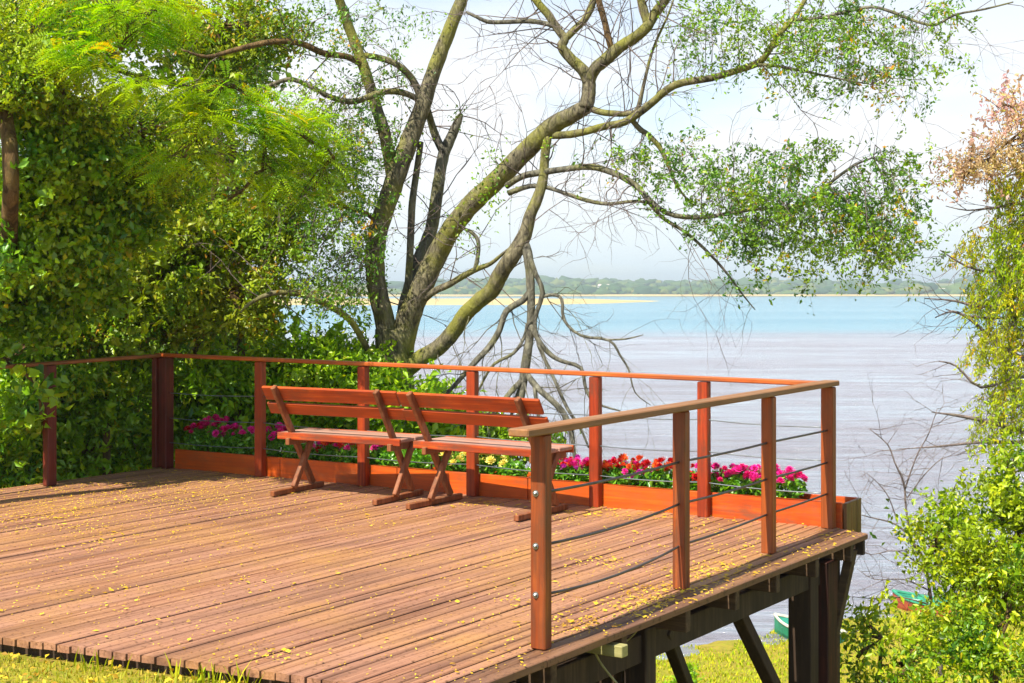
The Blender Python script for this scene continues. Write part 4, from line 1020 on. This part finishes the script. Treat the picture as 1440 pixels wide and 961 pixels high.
# feathery yellow green tree hanging in from the left
leafy('feathery_tree', 'feathery yellow green tree reaching over the deck from the upper left', [(-160, 700, 40, 10.2), (-150, 450, 34, 10.2), (-90, 250, 24, 10.3), (0, 130, 13, 10.6), (120, 90, 9, 10.8), (200, 110, 7, 10.8), (300, 130, 5, 11)],
      [(180, 35, 10.6, 50, 30, .35, 26), (150, 85, 10.5, 60, 24, .35, 30), (200, 120, 10.6, 50, 18, .3, 20), (330, 120, 11, 56, 22, .35, 30), (290, 165, 11, 56, 20, .3, 24), (350, 185, 11.2, 56, 24, .35, 32), (260, 222, 10.9, 50, 18, .3, 20), (425, 190, 11.4, 46, 26, .35, 26), (470, 222, 11.6, 30, 26, .25, 16), (370, 240, 11.3, 50, 16, .25, 18), (440, 268, 11.6, 30, 16, .25, 12),
       (150, 5, 10.4, 90, 24, .4, 24), (320, 282, 11.2, 50, 14, .3, 10), (230, 10, 10.9, 40, 20, .4, 12)],
      'leaf_feather', .05, 8, .10, kind='frond', clen=.19, pairs=10, twig_r=.005)
leafy('yellowing_tree', 'small leaved yellowing tree in the upper left corner of the photo', [(-30, 700, 20, 11.6), (-30, 400, 18, 11.6), (20, 200, 14, 11.6), (60, 80, 8, 11.6)],
      [(30, 60, 10.9, 60, 50, .4, 90), (10, 130, 10.6, 40, 24, .25, 40), (70, 100, 10.7, 50, 30, .3, 50), (110, 150, 11.2, 60, 40, .4, 80), (60, 10, 11.3, 80, 30, .4, 60), (30, 140, 11, 40, 30, .3, 50), (200, 190, 11.7, 70, 50, .4, 90), (250, 260, 11.9, 60, 40, .4, 70), (160, 250, 11.8, 60, 50, .4, 80)],
      'leaf_bush', .042, 26, .10, up=.35, width=.5)
# shrubs behind the railing
for (label, tr, bl, mt, lf) in (
    ('bright broad leaved shrub behind the left end of the planter', [(300, 640, 10, 13.9), (300, 560, 8, 13.9)], [(285, 560, 13.8, 60, 55, .35, 80), (330, 590, 13.8, 60, 40, .3, 60), (250, 600, 13.8, 40, 40, .3, 44), (360, 545, 13.9, 50, 40, .3, 54)], 'leaf_shrub', .085),
    ('light green shrub between the railing posts behind the left bench', [(420, 640, 10, 13.9), (420, 540, 8, 13.9)], [(430, 500, 13.9, 60, 38, .35, 66), (470, 530, 13.8, 50, 50, .3, 64), (410, 570, 13.8, 60, 50, .3, 70), (480, 590, 13.8, 50, 40, .3, 46), (500, 500, 13.9, 40, 30, .3, 30)], 'leaf_shrub', .078),
    ('shrub at the foot of the leaning river tree', [(600, 640, 9, 13.7), (598, 590, 7, 13.7)], [(600, 575, 13.6, 34, 34, .3, 50), (560, 600, 13.6, 50, 36, .3, 60), (640, 610, 13.6, 50, 22, .3, 50), (530, 560, 13.7, 28, 40, .25, 36)], 'leaf_shrub', .085),
    ('low green shrub behind the right bench', [(680, 660, 8, 13.4), (680, 620, 6, 13.4)], [(680, 618, 13.3, 50, 20, .25, 46), (730, 625, 13.3, 40, 14, .25, 30), (630, 620, 13.3, 40, 24, .25, 30)], 'leaf_broad', .08),
    ('dark green shrub outside the left railing', [(150, 690, 12, 12.9), (150, 600, 9, 12.9)], [(150, 570, 13.3, 60, 60, .3, 90), (190, 630, 13.4, 40, 50, .25, 60), (110, 630, 13.0, 50, 55, .25, 76), (180, 520, 13.7, 60, 36, .3, 60)], 'leaf_broad', .075),
    ('dark leafy shrub behind the leftmost railing post', [(30, 700, 12, 12.3), (30, 620, 9, 12.3)], [(30, 600, 12.6, 60, 50, .3, 90), (20, 660, 12.3, 50, 34, .25, 60), (90, 570, 12.9, 50, 40, .25, 60), (-30, 640, 12.0, 60, 60, .3, 40)], 'leaf_broad', .075)):
    leafy('shrub', label, tr, bl, mt, lf, 26, .12, cat='shrub', up=.4, width=.45, group='shrubs behind the railing')
# leaves lying over the left railing
leafy('climber', 'leafy climber spilling over the left railing and its post', [(75, 700, 5, 11.9), (60, 600, 5, 11.8), (55, 545, 4, 11.7)],
      [(52, 540, 11.65, 20, 10, .08, 5), (0, 500, 11.5, 24, 16, .12, 8), (36, 600, 11.8, 14, 14, .1, 4)], 'leaf_broad', .085, 10, .07, cat='climber', width=.7)

# right hand tree
leafy('pink_tipped_tree', 'yellow green drooping tree with pinkish top leaves at the right edge', [(1560, 800, 40, 12.2), (1550, 600, 36, 12.2), (1530, 400, 30, 12.2), (1500, 250, 22, 12.2), (1470, 150, 12, 12.2)],
      [(1418, 200, 12, 34, 44, .3, 60), (1385, 230, 12, 40, 18, .25, 36), (1440, 150, 12.1, 30, 34, .3, 30), (1350, 252, 12, 24, 18, .15, 10), (1405, 150, 12, 24, 12, .15, 8)], 'leaf_pink', .042, 16, .11, width=.42)
# the same crown's drooping sprays
def willow_sprays():
    e = [o for o in COL.objects if o.name == 'pink_tipped_tree'][0]
    sp = [(1405, 345, 50, 40, 46), (1430, 300, 30, 40, 26), (1400, 410, 46, 26, 34), (1430, 380, 26, 40, 30), (1400, 480, 36, 34, 30), (1430, 520, 26, 50, 32), (1415, 560, 34, 40, 26), (1390, 600, 26, 24, 10), (1432, 440, 24, 34, 20), (1418, 250, 30, 24, 18)]
    parts = []; mb = MB()
    for (x, y, rx, ry, n) in sp:
        D = 12.0; c = P(x, y, D); K = ell(n, c, (rx / FPX * D, .3, ry / FPX * D))
        K = np.concatenate([K, ell(int(n * .8), c, (rx / FPX * D, .3, ry / FPX * D))])
        for k, q in enumerate(K):
            a = P(1470 + rs.uniform(-10, 30), y - 30 + rs.uniform(-40, 40), 12.1)
            if k % 5 == 0: mb.tube(twig_curve(a, q, .06, 4, .06), [.010, .008, .006, .004, .0025], 5, cap=False)
            # spray hangs down from here
            d = Vector((rs.normal() * .35 - .15, rs.normal() * .3, -1 + rs.uniform(0, .5))).normalized(); L_ = rs.uniform(.15, .34)
            pts = [Vector(q), Vector(q) + d * L_ * .5 + Vector((-.02, 0, .02)), Vector(q) + d * L_]
            mb.tube(pts, [.0025, .002, .001], 3, cap=False)
            m_ = 26; tt = rs.uniform(0, 1, m_)[:, None]; C = np.array(q)[None] + np.array(d)[None] * tt * L_ + rs.normal(size=(m_, 3)) * .016
            parts.append(leaves(C, .042, np.clip(rs.uniform(.2, .95) + rs.normal(size=m_) * .1, 0, 1), .3, .9, .28))
    v, f, r = merge(parts); link('drooping_foliage', npmesh('drooping_foliage', v, f, M['leaf_willow'], r), e)
    # bare twigs to the left of the crown
    for pts in ([(1500, 520, 8, 12), (1440, 505, 6, 12), (1400, 480, 5, 12), (1365, 450, 4, 12), (1340, 438, 3, 12), (1315, 477 - 30, 1.5, 12)],
                [(1500, 560, 7, 12), (1440, 530, 5, 12), (1380, 545, 4, 12), (1345, 515, 3, 12), (1320, 508, 1.5, 12)],
                [(1500, 300, 7, 12), (1440, 287, 5, 12), (1400, 292, 3.5, 12), (1360, 296, 2, 12), (1330, 290, 1, 12)],
                [(1500, 380, 7, 12), (1440, 400, 5, 12), (1400, 385, 4, 12), (1360, 375, 3, 12), (1322, 352, 1.5, 12)],
                [(1500, 450, 7, 12), (1430, 430, 5, 12), (1380, 432, 4, 12), (1340, 423, 3, 12), (1300, 420, 1.2, 12)],
                [(1500, 420, 7, 12), (1440, 445, 4, 12), (1370, 446, 3, 12), (1330, 435, 1.5, 12)],
                [(1520, 640, 10, 12), (1450, 612, 8, 12), (1400, 596, 7, 12), (1350, 585, 5, 12), (1310, 580, 1, 12)],
                [(1520, 615, 8, 12), (1440, 622, 6, 12), (1380, 622, 5, 12), (1320, 628, 3, 12), (1260, 632, .8, 12)]):
        o, r = tube_branch(mb, pts, 3, 6, .05)
        for i in range(len(o) // 3, len(o) - 1):
            if rs.rand() < .55:
                dd = Vector((-1, rs.normal() * .4, rs.normal() * .55)); bare_twigs(mb, o[i], dd, rs.uniform(.2, .5), .004, 1, 3, .6)
    wood_part('twigs', mb, 'twig', e)
willow_sprays()

# bright bush at the lower right, on the slope
leafy('bright_bush', 'big bright yellow green bush on the slope in the lower right corner', [(1400, 1100, 16, 10.4), (1400, 900, 14, 10.4), (1410, 760, 10, 10.4)],
      [(1415, 715, 10.4, 36, 44, .35, 38), (1385, 770, 10.3, 56, 40, .4, 52), (1352, 825, 10.2, 50, 34, .4, 32), (1420, 840, 10, 50, 50, .4, 44), (1410, 930, 9.6, 60, 40, .4, 40), (1345, 905, 9.8, 50, 34, .35, 26), (1440, 760, 10.4, 30, 80, .3, 36), (1308, 770, 10.5, 16, 36, .2, 16), (1418, 655, 10.5, 12, 22, .15, 10), (1330, 720, 10.5, 26, 20, .2, 14)],
      'leaf_bush', .046, 44, .10, up=.25, width=.5, cat='bush')
leafy('low_bush', 'low loose bush with small yellow leaves between the deck columns and the big bush', [(1235, 1060, 8, 9.9), (1235, 980, 7, 9.9), (1240, 900, 5, 9.9)],
      [(1240, 900, 9.8, 34, 30, .3, 11), (1210, 872, 9.9, 22, 14, .2, 9), (1285, 940, 9.7, 34, 26, .3, 16), (1205, 925, 9.8, 20, 22, .2, 5), (1250, 970, 9.6, 50, 20, .3, 20), (1290, 900, 9.9, 24, 16, .2, 7)],
      'leaf_bush', .048, 15, .08, up=.35, width=.5, cat='bush')
leafy('shore_shrub', 'small dark green shrub on the grass at the foot of the deck brace', [(962, 990, 8, 24), (962, 975, 6, 24)], [(962, 962, 24, 14, 14, .3, 20)], 'leaf_broad', .10, 16, .12, cat='shrub')
# bare shrub
def bare_shrub():
    p = P(1290, 800, 10.9); gz = float(ground_z(np.array(p.x), np.array(p.y)))
    e = empty('bare_shrub', (p.x, p.y, gz), 0, label='leafless grey shrub with thin forking twigs left of the bright bush', cat='shrub')
    mb = MB()
    tube_branch(mb, [(1330, 1000, 9, 10.9), (1310, 850, 8, 10.9)], 3, 6)
    for pts in ([(1310, 850, 8, 10.9), (1300, 790, 7, 10.9), (1282, 760, 6, 10.9), (1274, 715, 5, 10.9), (1271, 680, 5, 10.9), (1258, 650, 4, 10.9), (1248, 625, 3, 10.9), (1222, 603, 1.5, 10.9)],
                [(1272, 690, 4, 10.9), (1282, 660, 3.5, 10.9), (1292, 635, 3, 10.9), (1306, 610, 2.5, 10.9), (1318, 575, 1.5, 10.9)],
                [(1280, 755, 5, 10.9), (1258, 737, 4, 10.9), (1225, 728, 3, 10.9), (1200, 722, 1.5, 10.9)],
                [(1276, 700, 3, 10.9), (1300, 668, 2.5, 10.9), (1325, 645, 1.5, 10.9), (1350, 640, 1, 10.9)],
                [(1262, 735, 3, 10.9), (1250, 700, 2.5, 10.9), (1235, 680, 2, 10.9), (1218, 665, 1, 10.9)],
                [(1300, 800, 4, 10.9), (1262, 775, 3, 10.9), (1225, 780, 2, 10.9), (1195, 770, 1, 10.9)],
                [(1305, 830, 4, 10.9), (1270, 815, 3, 10.9), (1230, 815, 2, 10.9), (1205, 800, 1, 10.9)],
                [(1305, 850, 4, 10.9), (1265, 840, 3, 10.9), (1225, 842, 2, 10.9), (1190, 838, 1, 10.9)]):
        o, r = tube_branch(mb, [(a, b, c * .62, d) for a, b, c, d in pts], 3, 5, .05)
        for i in range(2, len(o)):
            if rs.rand() < .85: bare_twigs(mb, o[i], Vector((rs.normal(), rs.normal() * .5, rs.normal() * .6 + .25)), rs.uniform(.2, .5), .003, 0, 3, .6)
    wood_part('twigs', mb, 'twig', e)
bare_shrub()

# ================================================================= GRASS AND FALLEN LEAVES
def blades(n, xr, yr, h, mat, name, label, cond, wd=.10):
    x = rs.uniform(*xr, n); y = rs.uniform(*yr, n); ok = cond(x, y); x, y = x[ok], y[ok]; n = len(x)
    z = ground_z(x, y); H = h * rs.uniform(.4, 1.3, n); a = rs.uniform(0, 2 * np.pi, n); ln = H * rs.uniform(.1, .9, n)
    b = np.stack([x, y, z - .01], 1); s = np.stack([-np.sin(a), np.cos(a), a * 0], 1) * (H * wd)[:, None]
    t = b + np.stack([np.cos(a) * ln, np.sin(a) * ln, H], 1); m_ = b * .5 + t * .5 + np.stack([a * 0, a * 0, H * .12], 1)
    V = np.stack([b - s, b + s, m_ + s * .7, m_ - s * .7, t], 1).reshape(-1, 3); i = np.arange(n)[:, None] * 5
    F = np.concatenate([i + np.array([[0, 1, 2]]), i + np.array([[0, 2, 3]]), i + np.array([[3, 2, 4]])], 1).reshape(-1, 3)
    link(name, npmesh(name, V, F, M[mat], np.repeat(rs.beta(1.8, 2, n), 3)), kind='stuff', label=label, cat='grass')
def infront(x, y):                 # in front of the deck's near edge
    lim = np.interp(x, [-6, -2.40, -1.20, -.24, 0], [8.2, 6.70, 6.17, 5.70, 5.6]); return y < lim - .01
blades(90000, (-4.5, 1.5), (4.4, 8), .032, 'grass', 'grass', 'dry yellow green lawn with fallen leaves in front of the deck', infront)
blades(16000, (-3.4, .2), (5.5, 7.3), .10, 'grass_shore', 'edge_grass', 'taller green tufts growing along the front edge of the deck', lambda x, y: infront(x, y) & ~infront(x, y + .07) & (np.sin(x * 9) + np.sin(x * 4.1 + 1) + rs.normal(size=len(x)) * .5 > .4), .05)
blades(140000, (1.5, 24), (20, 40), .065, 'grass_shore', 'shore_grass', 'yellow green grass on the river shore below the deck', lambda x, y: y < shore_d(x) - .2 + .5 * np.sin(x * 2.3) + .3 * np.sin(x * 5.1), .22)
blades(40000, (1.0, 10), (7, 20), .16, 'grass_shore', 'slope_grass', 'long grass on the bank sloping down beside the deck', lambda x, y: (x - .5) * .85 - (y - 6) * .35 > .2, .12)

def litter():
    def inside(x, y):
        ok = np.ones(len(x), bool)
        for i in range(len(poly)):
            a, b = poly[i], poly[(i + 1) % len(poly)]; ok &= ((b.x - a.x) * (y - a.y) - (b.y - a.y) * (x - a.x)) > -.0
        return ok
    X = []
    # drifts seen in the photo: (px, py, spread m, n)
    for (x, y, s_, n) in ((800, 878, .10, 60), (820, 880, .09, 50), (850, 790, .07, 40), (845, 795, .12, 30), (900, 850, .10, 60), (925, 838, .14, 110), (945, 832, .12, 90), (990, 805, .15, 110), (1010, 800, .14, 80), (740, 845, .08, 36), (885, 858, .1, 50),
                          (1040, 778, .2, 60), (830, 725, .14, 40), (870, 722, .14, 40), (675, 710, .09, 40), (700, 713, .1, 26), (1100, 755, .2, 50), (920, 725, .3, 60), (1020, 745, .3, 70), (340, 815, .06, 16), (345, 768, .08, 22), (165, 755, .10, 22),
                          (120, 745, .12, 24), (60, 727, .25, 120), (30, 735, .25, 90), (150, 700, .4, 120), (230, 690, .4, 90), (330, 672, .35, 60), (130, 767, .15, 30), (125, 830, .1, 16), (165, 832, .06, 18), (180, 853, .07, 16), (245, 882, .1, 10), (375, 920, .1, 26), (400, 925, .07, 16), (600, 680, .3, 30), (460, 690, .4, 40)):
        p = G(x, y); n = int(n * .55); X.append(np.stack([p.x + rs.normal(size=n) * s_, p.y + rs.normal(size=n) * s_], 1))
    X.append(np.stack([rs.uniform(-5.5, 2.4, 600), rs.uniform(5.8, 13.1, 600)], 1))
    e = rs.uniform(0, 1, 120); q = np.stack([e1.x * e + e0.x * (1 - e), e1.y * e + e0.y * (1 - e)], 1) - np.array([en.x, en.y]) * np.abs(rs.normal(size=(120, 1)) * .12 + .10); X.append(q)
    X = np.concatenate(X); X = X[inside(X[:, 0], X[:, 1])]
    C = np.concatenate([X, rs.uniform(.006, .014, (len(X), 1))], 1)
    # lie almost flat
    nc = 5000; Xc = np.concatenate([np.stack([rs.uniform(-5.5, 2.4, nc), rs.uniform(5.8, 13.1, nc)], 1), np.stack([rs.normal(-3.0, 1.0, 3500), rs.normal(11.2, 1.0, 3500)], 1), X[rs.randint(0, len(X), 2500)] + rs.normal(size=(2500, 2)) * .07]); Xc = Xc[inside(Xc[:, 0], Xc[:, 1])]
    Cc = np.concatenate([Xc, rs.uniform(.005, .008, (len(Xc), 1))], 1)
    v, f, r = leaves(Cc, .014, np.clip(rs.beta(1.2, 1.8, len(Cc)), 0, 1), up=.98, droop=0, width=.5, fold=.05)
    v[:, 2] = np.clip(v[:, 2], .0045, .010)
    link('leaf_crumbs', npmesh('leaf_crumbs', v, f, M['leaf_fallen'], r), kind='stuff', label='tiny yellow leaflets and crumbs scattered over the whole deck', cat='fallen leaves')
    n = len(C); v, f, r = leaves(C, .030 * rs.uniform(.5, 1.35, n), np.clip(rs.beta(1.6, 1.8, n), 0, 1), up=.97, droop=0, width=.55, fold=.10)
    v = v.reshape(-1, 4, 3); v[:, :, 2] = C[:, None, 2] + (v[:, :, 2] - C[:, None, 2]) * .28; v[:, :, 2] = np.maximum(v[:, :, 2], .0045)
    link('leaf_litter', npmesh('leaf_litter', v.reshape(-1, 3), f, M['leaf_fallen'], r), kind='stuff', label='small yellow fallen leaves strewn in drifts over the deck boards', cat='fallen leaves')
    n = 3600; x = rs.uniform(-4.2, .5, n); y = rs.uniform(4.6, 7.6, n); ok = infront(x, y); x, y = x[ok], y[ok]
    C = np.stack([x, y, ground_z(x, y) + rs.uniform(.01, .035, len(x))], 1)
    v, f, r = leaves(C, .028, rs.beta(1.2, 1.8, len(C)), up=.7, droop=0, width=.6, fold=.15)
    link('lawn_litter', npmesh('lawn_litter', v, f, M['leaf_fallen'], r), kind='stuff', label='yellow and brown fallen leaves lying in the lawn', cat='fallen leaves')
litter()

# ================================================================= HAZE
def haze():
    mb = MB(); x0, x1, y0, y1, z0, z1 = -2300, 2300, -40, 4000, -12, 34
    mb.box(((x0 + x1) / 2, (y0 + y1) / 2, (z0 + z1) / 2), (1, 0, 0), (0, 1, 0), ZU, (x1 - x0) / 2, (y1 - y0) / 2, (z1 - z0) / 2)
    m_ = bpy.data.materials.new('haze_air'); m_.use_nodes = True; nt = m_.node_tree; nt.nodes.remove(nt.nodes['Principled BSDF'])
    v = nt.nodes.new('ShaderNodeVolumePrincipled'); v.inputs['Density'].default_value = .00040; v.inputs['Color'].default_value = (.80, .92, 1, 1); v.inputs['Anisotropy'].default_value = .3
    nt.links.new(v.outputs[0], nt.nodes['Material Output'].inputs['Volume'])
    mb.build('haze', m_, None, kind='stuff', label='thin pale haze over the river', cat='haze')
haze()
